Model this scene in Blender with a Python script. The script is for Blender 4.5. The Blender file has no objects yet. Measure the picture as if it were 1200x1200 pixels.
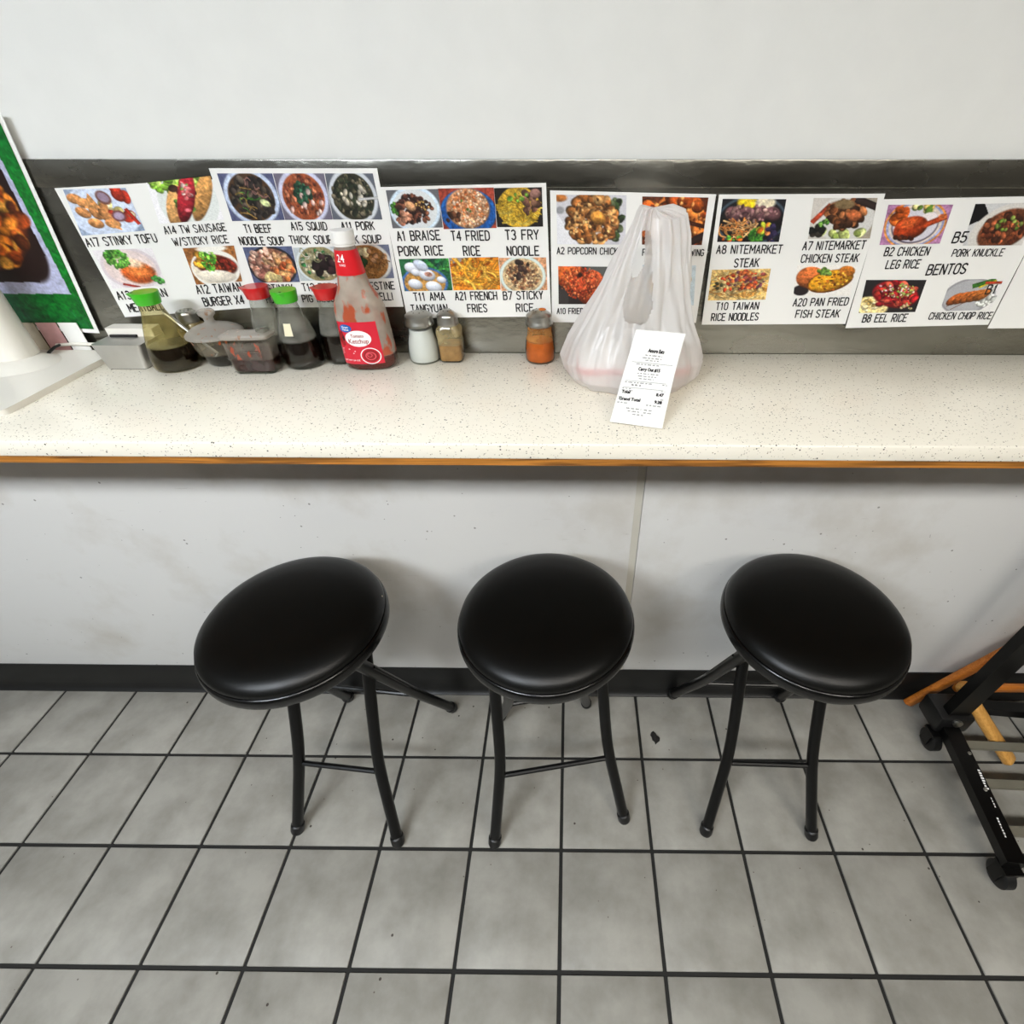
import bpy, math, random
import numpy as np
from math import sin, cos, pi, radians, atan2, hypot
from mathutils import Vector, Matrix, noise as mnoise

# ------------------------------------------------------------------ camera, world, exposure
scn = bpy.context.scene
PITCH, YAW, ROLL, FPX, PCX, PCY = 0.66006, -0.01158, -0.00052, 590.394, 663.527, 589.773
CAMZ = 1.4
def cam_axes():
    fw = Vector((sin(YAW)*cos(PITCH), cos(YAW)*cos(PITCH), -sin(PITCH)))
    r = Vector((cos(YAW), -sin(YAW), 0)); u = r.cross(fw)
    return fw, r*cos(ROLL)+u*sin(ROLL), -r*sin(ROLL)+u*cos(ROLL)
FW, RT, UP = cam_axes()
cd = bpy.data.cameras.new('camera'); cam = bpy.data.objects.new('camera', cd)
scn.collection.objects.link(cam)
cd.sensor_width = 36; cd.sensor_fit = 'HORIZONTAL'; cd.lens = FPX/1200*36
cd.shift_x = -(PCX-600)/1200; cd.shift_y = (PCY-600)/1200
cd.clip_start = 0.02
M = Matrix((RT, UP, -FW)).transposed().to_4x4(); M.translation = (0, 0, CAMZ)
cam.matrix_world = M
scn.camera = cam
w = bpy.data.worlds.new('world'); scn.world = w; w.use_nodes = True
w.node_tree.nodes['Background'].inputs[0].default_value = (0.9, 0.95, 1, 1)
w.node_tree.nodes['Background'].inputs[1].default_value = 0.25
scn.view_settings.view_transform = 'Standard'; scn.view_settings.look = 'None'
scn.view_settings.gamma = 1; scn.view_settings.use_curve_mapping = False
scn.view_settings.exposure = 1.3
scn.cycles.transparent_max_bounces = 32
LAMP_MAIN, LAMP_LEFT, LAMP_RIGHT = 19.0, 32.0, 13.0     # strengths of the ceiling troffers

# measured levels of the place (metres)
HC = 1.0509          # counter top
YF = 0.5772          # counter front edge
YP = 0.8667          # face of the lower white panel
YS = 0.8968          # plane of the posters on the steel sheet
def ray(px, py): return FW + RT*((px-PCX)/FPX) + UP*((PCY-py)/FPX)
def wall_at(px, py, y=YS):
    r = ray(px, py); t = y/r.y; return Vector((r.x*t, y, CAMZ+r.z*t))

# ------------------------------------------------------------------ helpers
random.seed(7)
COL = scn.collection.objects
def srgb(r, g=None, b=None):
    if g is None: r, g, b = r
    f = lambda c: (c/255/12.92) if c/255 <= 0.04045 else ((c/255+0.055)/1.055)**2.4
    return (f(r), f(g), f(b), 1)

class MB:
    def __init__(s): s.v = []; s.f = []; s.mi = []; s.m = 0
    def add(s, vs, fs):
        o = len(s.v); s.v += [tuple(v) for v in vs]
        for f in fs: s.f.append([o+i for i in f]); s.mi.append(s.m)
        return s
    def box(s, a, b, M=None, bev=0):
        (x0, y0, z0), (x1, y1, z1) = a, b
        if bev:
            c = bev; vs = []; 
            # octagonal-edged box: three shrunken shells, hulled by hand
            bm = __import__('bmesh').new()
            import bmesh
            bmesh.ops.create_cube(bm, size=1)
            for v in bm.verts:
                v.co = Vector(((x0+x1)/2+v.co.x*(x1-x0), (y0+y1)/2+v.co.y*(y1-y0), (z0+z1)/2+v.co.z*(z1-z0)))
            bmesh.ops.bevel(bm, geom=bm.edges[:]+bm.verts[:], offset=c, segments=2, profile=0.5, affect='EDGES')
            bm.verts.index_update()
            vs = [v.co.copy() for v in bm.verts]; fs = [[v.index for v in f.verts] for f in bm.faces]; bm.free()
            if M: vs = [M @ v for v in vs]
            return s.add(vs, fs)
        vs = [Vector(p) for p in ((x0,y0,z0),(x1,y0,z0),(x1,y1,z0),(x0,y1,z0),(x0,y0,z1),(x1,y0,z1),(x1,y1,z1),(x0,y1,z1))]
        if M: vs = [M @ v for v in vs]
        return s.add(vs, [(0,3,2,1),(4,5,6,7),(0,1,5,4),(1,2,6,5),(2,3,7,6),(3,0,4,7)])
    def tube(s, pts, r, n=12, closed_ends=True):
        pts = [Vector(p) for p in pts]; rs = r if isinstance(r, (list, tuple)) else [r]*len(pts)
        rings = []; up = None
        for i, p in enumerate(pts):
            t = (pts[min(i+1, len(pts)-1)]-pts[max(i-1, 0)]).normalized()
            if up is None:
                up = Vector((0, 0, 1)) if abs(t.z) < .9 else Vector((1, 0, 0))
            a = t.cross(up).normalized(); up = a.cross(t).normalized()
            rings.append([p+(a*cos(k*2*pi/n)+up*sin(k*2*pi/n))*rs[i] for k in range(n)])
        vs = [v for R in rings for v in R]; fs = []
        for i in range(len(pts)-1):
            for k in range(n):
                fs.append((i*n+k, i*n+(k+1) % n, (i+1)*n+(k+1) % n, (i+1)*n+k))
        if closed_ends: fs.append(tuple(range(n))[::-1]); fs.append(tuple((len(pts)-1)*n+k for k in range(n)))
        return s.add(vs, fs)
    def lathe(s, prof, n=40, c=(0,0,0), sx=1, sy=1, power=2, M=None, cap=True):
        vs = []; fs = []
        for (r, z) in prof:
            for k in range(n):
                a = 2*pi*k/n; ca, sa = cos(a), sin(a)
                q = (abs(ca)**power+abs(sa)**power)**(-1/power)
                v = Vector((c[0]+r*q*ca*sx, c[1]+r*q*sa*sy, c[2]+z)); vs.append(M @ v if M else v)
        for i in range(len(prof)-1):
            for k in range(n):
                fs.append((i*n+k, i*n+(k+1) % n, (i+1)*n+(k+1) % n, (i+1)*n+k))
        if cap:
            if prof[0][0] > 1e-6: fs.append(tuple(range(n))[::-1])
            if prof[-1][0] > 1e-6: fs.append(tuple((len(prof)-1)*n+k for k in range(n)))
        return s.add(vs, fs)
    def build(s, name, mat, parent=None, smooth=True, angle=35):
        me = bpy.data.meshes.new(name); me.from_pydata(s.v, [], s.f); me.validate(); 
        mats = mat if isinstance(mat, (list, tuple)) else [mat]
        for m in mats: me.materials.append(m)
        if len(mats) > 1 and len(me.polygons) == len(s.mi):
            for p, i in zip(me.polygons, s.mi): p.material_index = i
        if smooth:
            me.polygons.foreach_set('use_smooth', [True]*len(me.polygons))
            import bmesh
            bm = bmesh.new(); bm.from_mesh(me); bmesh.ops.remove_doubles(bm, verts=bm.verts, dist=1e-6)
            bmesh.ops.recalc_face_normals(bm, faces=bm.faces)
            for e in bm.edges:
                if len(e.link_faces) == 2 and e.calc_face_angle(0) > radians(angle): e.smooth = False
            bm.to_mesh(me); bm.free()
        o = bpy.data.objects.new(name, me); COL.link(o)
        if parent: o.parent = parent
        return o
def tag(o, label=None, cat=None, group=None, kind=None):
    if label: o['label'] = label
    if cat: o['category'] = cat
    if group: o['group'] = group
    if kind: o['kind'] = kind
    return o
def empty(name, loc=(0,0,0), rz=0):
    o = bpy.data.objects.new(name, None); COL.link(o); o.location = loc; o.rotation_euler = (0,0,rz)
    o.empty_display_size = 0.02; return o

# ------------------------------------------------------------------ materials
def newmat(name):
    m = bpy.data.materials.new(name); m.use_nodes = True
    nt = m.node_tree; return m, nt, nt.nodes['Principled BSDF']
def N(nt, t, **kw):
    n = nt.nodes.new(t)
    for k, v in kw.items(): setattr(n, k, v)
    return n
def pm(name, col, rough=.5, metal=0, var=0.06, vscale=20, bump=0, bscale=200, coat=0, rvar=0, spec=.5, trans=0, sss=0):
    m, nt, b = newmat(name)
    tc = N(nt, 'ShaderNodeTexCoord'); nz = N(nt, 'ShaderNodeTexNoise'); nz.inputs['Scale'].default_value = vscale; nz.inputs['Detail'].default_value = 4
    nt.links.new(tc.outputs['Object'], nz.inputs['Vector'])
    mx = N(nt, 'ShaderNodeMix', data_type='RGBA'); nt.links.new(nz.outputs['Fac'], mx.inputs['Factor'])
    c = srgb(col)
    mx.inputs['A'].default_value = tuple(max(0, x*(1-var*2)) for x in c[:3])+(1,)
    mx.inputs['B'].default_value = tuple(min(1, x*(1+var*2)) for x in c[:3])+(1,)
    nt.links.new(mx.outputs['Result'], b.inputs['Base Color'])
    b.inputs['Roughness'].default_value = rough; b.inputs['Metallic'].default_value = metal
    b.inputs['Specular IOR Level'].default_value = spec
    b.inputs['Coat Weight'].default_value = coat
    if trans: b.inputs['Transmission Weight'].default_value = trans
    if rvar:
        mr = N(nt, 'ShaderNodeMapRange'); nt.links.new(nz.outputs['Fac'], mr.inputs[0])
        mr.inputs[3].default_value = max(0, rough-rvar); mr.inputs[4].default_value = rough+rvar
        nt.links.new(mr.outputs[0], b.inputs['Roughness'])
    if bump:
        n2 = N(nt, 'ShaderNodeTexNoise'); n2.inputs['Scale'].default_value = bscale; n2.inputs['Detail'].default_value = 3
        nt.links.new(tc.outputs['Object'], n2.inputs['Vector'])
        bp = N(nt, 'ShaderNodeBump'); bp.inputs['Strength'].default_value = bump; bp.inputs['Distance'].default_value = .001
        nt.links.new(n2.outputs['Fac'], bp.inputs['Height']); nt.links.new(bp.outputs[0], b.inputs['Normal'])
    return m

def stone_mat():
    m, nt, b = newmat('speckled_quartz')
    L = nt.links.new
    tc = N(nt, 'ShaderNodeTexCoord')
    nz = N(nt, 'ShaderNodeTexNoise'); nz.inputs['Scale'].default_value = 9; nz.inputs['Detail'].default_value = 5
    L(tc.outputs['Object'], nz.inputs['Vector'])
    cur = N(nt, 'ShaderNodeMix', data_type='RGBA'); cur.inputs['A'].default_value = srgb(236,229,212); cur.inputs['B'].default_value = srgb(246,240,226)
    L(nz.outputs['Fac'], cur.inputs['Factor'])
    for scale, size, gate, col in ((190, .22, .90, srgb(80,74,66)), (300, .26, .86, srgb(150,138,118)), (110, .13, .93, srgb(40,36,34)), (340, .30, .8, srgb(200,192,176))):
        v = N(nt, 'ShaderNodeTexVoronoi'); v.inputs['Scale'].default_value = scale; L(tc.outputs['Object'], v.inputs['Vector'])
        a = N(nt, 'ShaderNodeMath', operation='LESS_THAN'); a.inputs[1].default_value = size; L(v.outputs['Distance'], a.inputs[0])
        sp = N(nt, 'ShaderNodeSeparateColor'); L(v.outputs['Color'], sp.inputs[0])
        g = N(nt, 'ShaderNodeMath', operation='GREATER_THAN'); g.inputs[1].default_value = gate; L(sp.outputs[0], g.inputs[0])
        k = N(nt, 'ShaderNodeMath', operation='MULTIPLY'); L(a.outputs[0], k.inputs[0]); L(g.outputs[0], k.inputs[1])
        mx = N(nt, 'ShaderNodeMix', data_type='RGBA'); L(k.outputs[0], mx.inputs['Factor']); L(cur.outputs['Result'], mx.inputs['A']); mx.inputs['B'].default_value = col
        cur = mx
    L(cur.outputs['Result'], b.inputs['Base Color']); b.inputs['Roughness'].default_value = .22
    return m

def wood_mat(name, c1, c2, axis='X', rough=.45, scale=6):
    m, nt, b = newmat(name); L = nt.links.new
    tc = N(nt, 'ShaderNodeTexCoord'); mp = N(nt, 'ShaderNodeMapping')
    mp.inputs['Scale'].default_value = {'X': (.18, 6, 6), 'Y': (6, .18, 6), 'Z': (6, 6, .18)}[axis]
    L(tc.outputs['Object'], mp.inputs[0])
    nz = N(nt, 'ShaderNodeTexNoise'); nz.inputs['Scale'].default_value = scale*4; nz.inputs['Detail'].default_value = 6; nz.inputs['Distortion'].default_value = 1.5
    L(mp.outputs[0], nz.inputs['Vector'])
    cr = N(nt, 'ShaderNodeValToRGB'); cr.color_ramp.elements[0].position = .36; cr.color_ramp.elements[1].position = .62
    cr.color_ramp.elements[0].color = srgb(c1); cr.color_ramp.elements[1].color = srgb(c2)
    L(nz.outputs['Fac'], cr.inputs[0]); L(cr.outputs[0], b.inputs['Base Color']); b.inputs['Roughness'].default_value = rough
    return m

def panel_mat():
    # white laminated panel with scuffs, brownish smears and small dark specks
    m, nt, b = newmat('scuffed_white_panel'); L = nt.links.new
    tc = N(nt, 'ShaderNodeTexCoord')
    n1 = N(nt, 'ShaderNodeTexNoise'); n1.inputs['Scale'].default_value = 3.5; n1.inputs['Detail'].default_value = 7; n1.inputs['Roughness'].default_value = .6
    L(tc.outputs['Object'], n1.inputs['Vector'])
    cr = N(nt, 'ShaderNodeValToRGB'); e = cr.color_ramp.elements
    e[0].position = .30; e[0].color = srgb(196,192,184); e[1].position = .5; e[1].color = srgb(214,213,210)
    L(n1.outputs['Fac'], cr.inputs[0]); cur = cr.outputs[0]
    # long faint scuffs
    mp = N(nt, 'ShaderNodeMapping'); mp.inputs['Scale'].default_value = (3, 3, 26); L(tc.outputs['Object'], mp.inputs[0])
    n2 = N(nt, 'ShaderNodeTexNoise'); n2.inputs['Scale'].default_value = 3; n2.inputs['Detail'].default_value = 8; n2.inputs['Roughness'].default_value = .75; L(mp.outputs[0], n2.inputs['Vector'])
    r2 = N(nt, 'ShaderNodeMapRange'); r2.inputs[1].default_value = .64; r2.inputs[2].default_value = .74; r2.inputs[4].default_value = .35; L(n2.outputs['Fac'], r2.inputs[0])
    mx = N(nt, 'ShaderNodeMix', data_type='RGBA'); L(r2.outputs[0], mx.inputs['Factor']); L(cur, mx.inputs['A']); mx.inputs['B'].default_value = srgb(128,118,104); cur = mx.outputs['Result']
    for sc, size, gate in ((28, .07, .72), (60, .08, .86)):
        v = N(nt, 'ShaderNodeTexVoronoi'); v.inputs['Scale'].default_value = sc; L(tc.outputs['Object'], v.inputs['Vector'])
        a = N(nt, 'ShaderNodeMath', operation='LESS_THAN'); a.inputs[1].default_value = size; L(v.outputs['Distance'], a.inputs[0])
        sp = N(nt, 'ShaderNodeSeparateColor'); L(v.outputs['Color'], sp.inputs[0])
        g = N(nt, 'ShaderNodeMath', operation='GREATER_THAN'); g.inputs[1].default_value = gate; L(sp.outputs[0], g.inputs[0])
        k = N(nt, 'ShaderNodeMath', operation='MULTIPLY'); L(a.outputs[0], k.inputs[0]); L(g.outputs[0], k.inputs[1])
        k2 = N(nt, 'ShaderNodeMath', operation='MULTIPLY'); L(k.outputs[0], k2.inputs[0]); k2.inputs[1].default_value = .7
        mx = N(nt, 'ShaderNodeMix', data_type='RGBA'); L(k2.outputs[0], mx.inputs['Factor']); L(cur, mx.inputs['A']); mx.inputs['B'].default_value = srgb(80,74,66); cur = mx.outputs['Result']
    L(cur, b.inputs['Base Color']); b.inputs['Roughness'].default_value = .45
    bp = N(nt, 'ShaderNodeBump'); bp.inputs['Strength'].default_value = .15; bp.inputs['Distance'].default_value = .002; L(n1.outputs['Fac'], bp.inputs['Height']); L(bp.outputs[0], b.inputs['Normal'])
    return m

def tile_mat():
    m, nt, b = newmat('grey_cement_tile'); L = nt.links.new
    tc = N(nt, 'ShaderNodeTexCoord'); gi = N(nt, 'ShaderNodeObjectInfo')
    ad = N(nt, 'ShaderNodeVectorMath', operation='ADD'); L(tc.outputs['Object'], ad.inputs[0]); 
    sc = N(nt, 'ShaderNodeVectorMath', operation='SCALE'); L(gi.outputs['Location'], sc.inputs[0]); sc.inputs['Scale'].default_value = 7.3
    L(sc.outputs[0], ad.inputs[1])
    n1 = N(nt, 'ShaderNodeTexNoise'); n1.inputs['Scale'].default_value = 9; n1.inputs['Detail'].default_value = 6; n1.inputs['Roughness'].default_value = .6; L(ad.outputs[0], n1.inputs['Vector'])
    cr = N(nt, 'ShaderNodeValToRGB'); e = cr.color_ramp.elements; e[0].position = .32; e[0].color = srgb(128,125,117); e[1].position = .64; e[1].color = srgb(155,152,144)
    L(n1.outputs['Fac'], cr.inputs[0]); cur = cr.outputs[0]
    for scl, size, gate, col in ((22, .06, .8, srgb(60,52,44)), (45, .07, .88, srgb(90,80,70))):
        v = N(nt, 'ShaderNodeTexVoronoi'); v.inputs['Scale'].default_value = scl; L(ad.outputs[0], v.inputs['Vector'])
        a = N(nt, 'ShaderNodeMath', operation='LESS_THAN'); a.inputs[1].default_value = size; L(v.outputs['Distance'], a.inputs[0])
        sp = N(nt, 'ShaderNodeSeparateColor'); L(v.outputs['Color'], sp.inputs[0])
        g = N(nt, 'ShaderNodeMath', operation='GREATER_THAN'); g.inputs[1].default_value = gate; L(sp.outputs[0], g.inputs[0])
        k = N(nt, 'ShaderNodeMath', operation='MULTIPLY'); L(a.outputs[0], k.inputs[0]); L(g.outputs[0], k.inputs[1])
        mx = N(nt, 'ShaderNodeMix', data_type='RGBA'); L(k.outputs[0], mx.inputs['Factor']); L(cur, mx.inputs['A']); mx.inputs['B'].default_value = col; cur = mx.outputs['Result']
    L(cur, b.inputs['Base Color'])
    mr = N(nt, 'ShaderNodeMapRange'); L(n1.outputs['Fac'], mr.inputs[0]); mr.inputs[3].default_value = .35; mr.inputs[4].default_value = .6; L(mr.outputs[0], b.inputs['Roughness'])
    return m

def steel_mat():
    m, nt, b = newmat('brushed_steel_sheet'); L = nt.links.new
    tc = N(nt, 'ShaderNodeTexCoord'); mp = N(nt, 'ShaderNodeMapping'); mp.inputs['Scale'].default_value = (1.5, 1, 3); L(tc.outputs['Object'], mp.inputs[0])
    n1 = N(nt, 'ShaderNodeTexNoise'); n1.inputs['Scale'].default_value = 4; n1.inputs['Detail'].default_value = 5; L(mp.outputs[0], n1.inputs['Vector'])
    mr = N(nt, 'ShaderNodeMapRange'); L(n1.outputs['Fac'], mr.inputs[0]); mr.inputs[3].default_value = .14; mr.inputs[4].default_value = .38; L(mr.outputs[0], b.inputs['Roughness'])
    cr = N(nt, 'ShaderNodeValToRGB'); cr.color_ramp.elements[0].color = srgb(118,116,108); cr.color_ramp.elements[1].color = srgb(158,157,150)
    L(n1.outputs['Fac'], cr.inputs[0]); L(cr.outputs[0], b.inputs['Base Color'])
    b.inputs['Metallic'].default_value = 1
    bp = N(nt, 'ShaderNodeBump'); bp.inputs['Strength'].default_value = .25; bp.inputs['Distance'].default_value = .02; L(n1.outputs['Fac'], bp.inputs['Height']); L(bp.outputs[0], b.inputs['Normal'])
    return m

def rim_gloss(nt, base=.03, amp=.7):
    # reflectance of a thin clear wall, alike from both of its sides
    w_ = N(nt, 'ShaderNodeLayerWeight'); w_.inputs['Blend'].default_value = .5
    p = N(nt, 'ShaderNodeMath', operation='POWER'); nt.links.new(w_.outputs['Facing'], p.inputs[0]); p.inputs[1].default_value = 4
    m = N(nt, 'ShaderNodeMath', operation='MULTIPLY_ADD'); nt.links.new(p.outputs[0], m.inputs[0]); m.inputs[1].default_value = amp; m.inputs[2].default_value = base
    return m
def glass_mat(name, tint=(240,242,238), edge=(176,180,172), rough=.03, smear=None, thr=.6, haze=.05, smear_scale=60, zlev=None, hvar=.6, hazecol=(220,220,215)):
    """thin clear wall: transparent + fresnel gloss, optional residue smears"""
    m, nt, b = newmat(name); L = nt.links.new; nt.nodes.remove(b); out = nt.nodes['Material Output']
    lw = N(nt, 'ShaderNodeLayerWeight'); lw.inputs['Blend'].default_value = .35
    mc = N(nt, 'ShaderNodeMix', data_type='RGBA'); L(lw.outputs['Facing'], mc.inputs['Factor']); mc.inputs['A'].default_value = srgb(tint); mc.inputs['B'].default_value = srgb(edge)
    tr = N(nt, 'ShaderNodeBsdfTransparent'); L(mc.outputs['Result'], tr.inputs[0])
    gl = N(nt, 'ShaderNodeBsdfGlossy'); gl.inputs['Roughness'].default_value = rough
    fr = rim_gloss(nt, .04, .95)
    s1 = N(nt, 'ShaderNodeMixShader'); L(fr.outputs[0], s1.inputs[0]); L(tr.outputs[0], s1.inputs[1]); L(gl.outputs[0], s1.inputs[2])
    df = N(nt, 'ShaderNodeBsdfDiffuse'); df.inputs[0].default_value = srgb(hazecol)
    s2 = N(nt, 'ShaderNodeMixShader'); s2.inputs[0].default_value = haze; L(s1.outputs[0], s2.inputs[1]); L(df.outputs[0], s2.inputs[2])  # diffuse haze: residue, and the glass's bright reflections put into its colour
    cur = s2; lev = None
    if zlev is not None:      # dried residue and painted-in glass brightness, only above the filling level
        t2 = N(nt, 'ShaderNodeTexCoord'); sx_ = N(nt, 'ShaderNodeSeparateXYZ'); L(t2.outputs['Object'], sx_.inputs[0])
        lev = N(nt, 'ShaderNodeMapRange'); L(sx_.outputs[2], lev.inputs[0]); lev.inputs[1].default_value = zlev-.001; lev.inputs[2].default_value = zlev+.003
        n3 = N(nt, 'ShaderNodeTexNoise'); n3.inputs['Scale'].default_value = 45; L(t2.outputs['Object'], n3.inputs['Vector'])
        r3 = N(nt, 'ShaderNodeMapRange'); L(n3.outputs['Fac'], r3.inputs[0]); r3.inputs[1].default_value = .3; r3.inputs[2].default_value = .7; r3.inputs[3].default_value = haze*(1-hvar); r3.inputs[4].default_value = haze*(1+hvar)
        mm = N(nt, 'ShaderNodeMath', operation='MULTIPLY'); L(lev.outputs[0], mm.inputs[0]); L(r3.outputs[0], mm.inputs[1]); L(mm.outputs[0], s2.inputs[0])
    if smear:
        tc = N(nt, 'ShaderNodeTexCoord'); mp = N(nt, 'ShaderNodeMapping'); mp.inputs['Scale'].default_value = (1.4, 1.4, .7); L(tc.outputs['Object'], mp.inputs[0])
        nz = N(nt, 'ShaderNodeTexNoise'); nz.inputs['Scale'].default_value = smear_scale; nz.inputs['Detail'].default_value = 4; L(mp.outputs[0], nz.inputs['Vector'])
        mr = N(nt, 'ShaderNodeMapRange'); mr.inputs[1].default_value = thr; mr.inputs[2].default_value = thr+.06; mr.inputs[4].default_value = .9; L(nz.outputs['Fac'], mr.inputs[0])
        d2 = N(nt, 'ShaderNodeBsdfPrincipled'); d2.inputs['Base Color'].default_value = srgb(smear); d2.inputs['Roughness'].default_value = .3
        s3 = N(nt, 'ShaderNodeMixShader')
        if lev:
            m5 = N(nt, 'ShaderNodeMath', operation='MULTIPLY'); L(mr.outputs[0], m5.inputs[0]); L(lev.outputs[0], m5.inputs[1]); L(m5.outputs[0], s3.inputs[0])
        else: L(mr.outputs[0], s3.inputs[0])
        L(cur.outputs[0], s3.inputs[1]); L(d2.outputs[0], s3.inputs[2]); cur = s3
    L(cur.outputs[0], out.inputs[0]); return m

def film_mat():
    """thin white shopping bag film"""
    m, nt, b = newmat('white_bag_film'); L = nt.links.new; nt.nodes.remove(b); out = nt.nodes['Material Output']
    tc = N(nt, 'ShaderNodeTexCoord'); mp = N(nt, 'ShaderNodeMapping'); mp.inputs['Scale'].default_value = (3, 3, .6); L(tc.outputs['Object'], mp.inputs[0])
    nz = N(nt, 'ShaderNodeTexNoise'); nz.inputs['Scale'].default_value = 16; nz.inputs['Detail'].default_value = 3; L(mp.outputs[0], nz.inputs['Vector'])
    bp = N(nt, 'ShaderNodeBump'); bp.inputs['Strength'].default_value = .5; bp.inputs['Distance'].default_value = .006; L(nz.outputs['Fac'], bp.inputs['Height'])
    df = N(nt, 'ShaderNodeBsdfDiffuse'); df.inputs[0].default_value = srgb(250,249,248); L(bp.outputs[0], df.inputs['Normal'])
    tl = N(nt, 'ShaderNodeBsdfTranslucent'); tl.inputs[0].default_value = srgb(250,248,246); L(bp.outputs[0], tl.inputs['Normal'])
    a = N(nt, 'ShaderNodeMixShader'); a.inputs[0].default_value = .5; L(df.outputs[0], a.inputs[1]); L(tl.outputs[0], a.inputs[2])
    tp = N(nt, 'ShaderNodeBsdfTransparent'); tp.inputs[0].default_value = (1,1,1,1)
    c = N(nt, 'ShaderNodeMixShader'); c.inputs[0].default_value = .26; L(a.outputs[0], c.inputs[1]); L(tp.outputs[0], c.inputs[2])
    gl = N(nt, 'ShaderNodeBsdfGlossy'); gl.inputs['Roughness'].default_value = .28; L(bp.outputs[0], gl.inputs['Normal'])
    fr = rim_gloss(nt, .03, .35)
    d = N(nt, 'ShaderNodeMixShader'); L(fr.outputs[0], d.inputs[0]); L(c.outputs[0], d.inputs[1]); L(gl.outputs[0], d.inputs[2])
    L(d.outputs[0], out.inputs[0]); return m

def print_mat():
    m, nt, b = newmat('colour_print'); L = nt.links.new
    at = N(nt, 'ShaderNodeAttribute'); at.attribute_name = 'print'
    L(at.outputs['Color'], b.inputs['Base Color']); b.inputs['Roughness'].default_value = .4
    b.inputs['Specular IOR Level'].default_value = .35
    return m
def lamp_mat(name, col, strength):
    m, nt, b = newmat(name); b.inputs['Base Color'].default_value = (.9,.9,.9,1)
    b.inputs['Emission Color'].default_value = col; b.inputs['Emission Strength'].default_value = strength; return m

MT = dict(
    stone=stone_mat(), panel=panel_mat(), tile=tile_mat(), steel=steel_mat(), film=film_mat(), prnt=print_mat(),
    grout=pm('dark_grout', (20,19,16), .8, var=.1), black_rubber=pm('black_rubber_baseboard', (14,14,13), .45, var=.08),
    paint=pm('white_wall_paint', (226,226,222), .6, var=.02, bump=.1, bscale=120), ceil=pm('ceiling_tile_white', (150,148,142), .9, var=.02),
    sidepaint=pm('warm_grey_wall_paint', (104,100,94), .7, var=.03),
    tape=pm('beige_seam_tape', (196,192,180), .5, var=.03),
    ply=wood_mat('plywood_edge', (96,58,18), (190,124,48), 'X'),
    paper=pm('laminated_paper', (236,235,231), .38, var=.01, vscale=6, spec=.4), ink=pm('black_ink', (22,20,20), .6, var=.05),
    greyink=pm('receipt_ink', (70,70,72), .7, var=.05),
    vinyl=pm('black_vinyl', (6,6,5), .36, var=.15, bump=.2, bscale=900, spec=.3), blackmetal=pm('black_enamel_tube', (6,6,6), .3, var=.15, spec=.3),
    rim=pm('black_seat_rim', (6,6,6), .22, var=.1), blkplastic=pm('black_plastic', (10,10,10), .45), chrome=pm('worn_chrome', (176,174,166), .32, metal=1, rvar=.08, vscale=60),
    brushed=pm('brushed_silver', (190,188,182), .4, metal=.7, rvar=.08, vscale=40), whiteplastic=pm('white_plastic', (232,228,218), .35, var=.01),
    greencap=pm('green_cap_plastic', (62,178,30), .3, var=.04, coat=.2), redcap=pm('red_cap_plastic', (196,30,32), .3, var=.04, coat=.2),
    whitecap=pm('white_cap_plastic', (238,236,232), .35, var=.01),
    soy=pm('soy_sauce', (20,10,6), .12, var=.3, vscale=30), darksauce=pm('dark_chili_sauce', (52,20,16), .25, var=.35, vscale=60),
    salt=pm('white_salt', (240,240,240), .9, var=.01, bump=.4, bscale=1500), pepper=pm('ground_pepper', (178,134,82), .9, var=.25, vscale=90),
    pepdust=pm('pale_pepper_dust', (168,152,112), .9, var=.15, vscale=90),
    chili=pm('orange_chili_powder', (216,104,24), .9, var=.18, vscale=80, bump=.3, bscale=900), chilired=pm('chili_powder_top', (206,112,40), .9, var=.2),
    ketchup=pm('ketchup', (96,16,9), .25, var=.25, vscale=50, coat=.3),
    glass=glass_mat('clear_glass'), glassamber=glass_mat('soy_stained_glass', (240,234,204), (196,184,140), hazecol=(206,192,130), haze=.16),
    glasschili=glass_mat('chili_smeared_glass', (240,236,230), (200,190,178), smear=(120,84,56), thr=.62, haze=.30, smear_scale=90, hazecol=(226,220,210)),  # brown smears, plus pale haze painting in the lid's white highlights
    glassorange=glass_mat('chili_dusted_glass', (224,190,140), (160,110,60), haze=.55, hazecol=(206,136,66)),
    glassdust=glass_mat('pepper_dusted_glass', (220,212,180), (140,130,100), haze=.38, hazecol=(176,160,116)),
    squeeze=glass_mat('ketchup_smeared_plastic', (232,224,216), (186,172,160), rough=.2, smear=(172,68,26), thr=.535, haze=.38, smear_scale=30, hazecol=(226,212,196), zlev=.024, hvar=.15),
    rlabel=pm('red_label', (208,30,52), .35, var=.05), redband=pm('red_shrink_band', (214,26,36), .3, var=.03),
    white=pm('white_print', (244,242,240), .5, var=.005), blue=pm('blue_print', (34,96,176), .4, var=.02), dred=pm('dark_red_print', (150,14,24), .4, var=.05), dkprint=pm('black_red_print', (40,12,14), .4),
    orange=wood_mat('orange_varnished_wood', (168,92,28), (196,118,44), 'X', .35), lightwood=wood_mat('light_varnished_wood', (196,140,66), (214,160,84), 'Y', .35),
    alu=pm('dull_aluminium', (150,146,130), .4, metal=.6), litter=pm('dark_scrap', (24,22,20), .7, var=.3, vscale=80, bump=.6, bscale=300),
    container=pm('white_foam_container', (236,232,226), .5, var=.01), pink=pm('red_printed_band', (214,60,50), .5, var=.05), 
    tan=pm('plain_tan', (186,172,150), .5), pinkstripe=pm('pink_stripe', (196,150,150), .5, var=.12, vscale=60), receipt=pm('thermal_paper', (240,239,235), .5, var=.01),
    sticker=pm('cream_sticker', (232,222,190), .5, var=.05),
)

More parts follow.
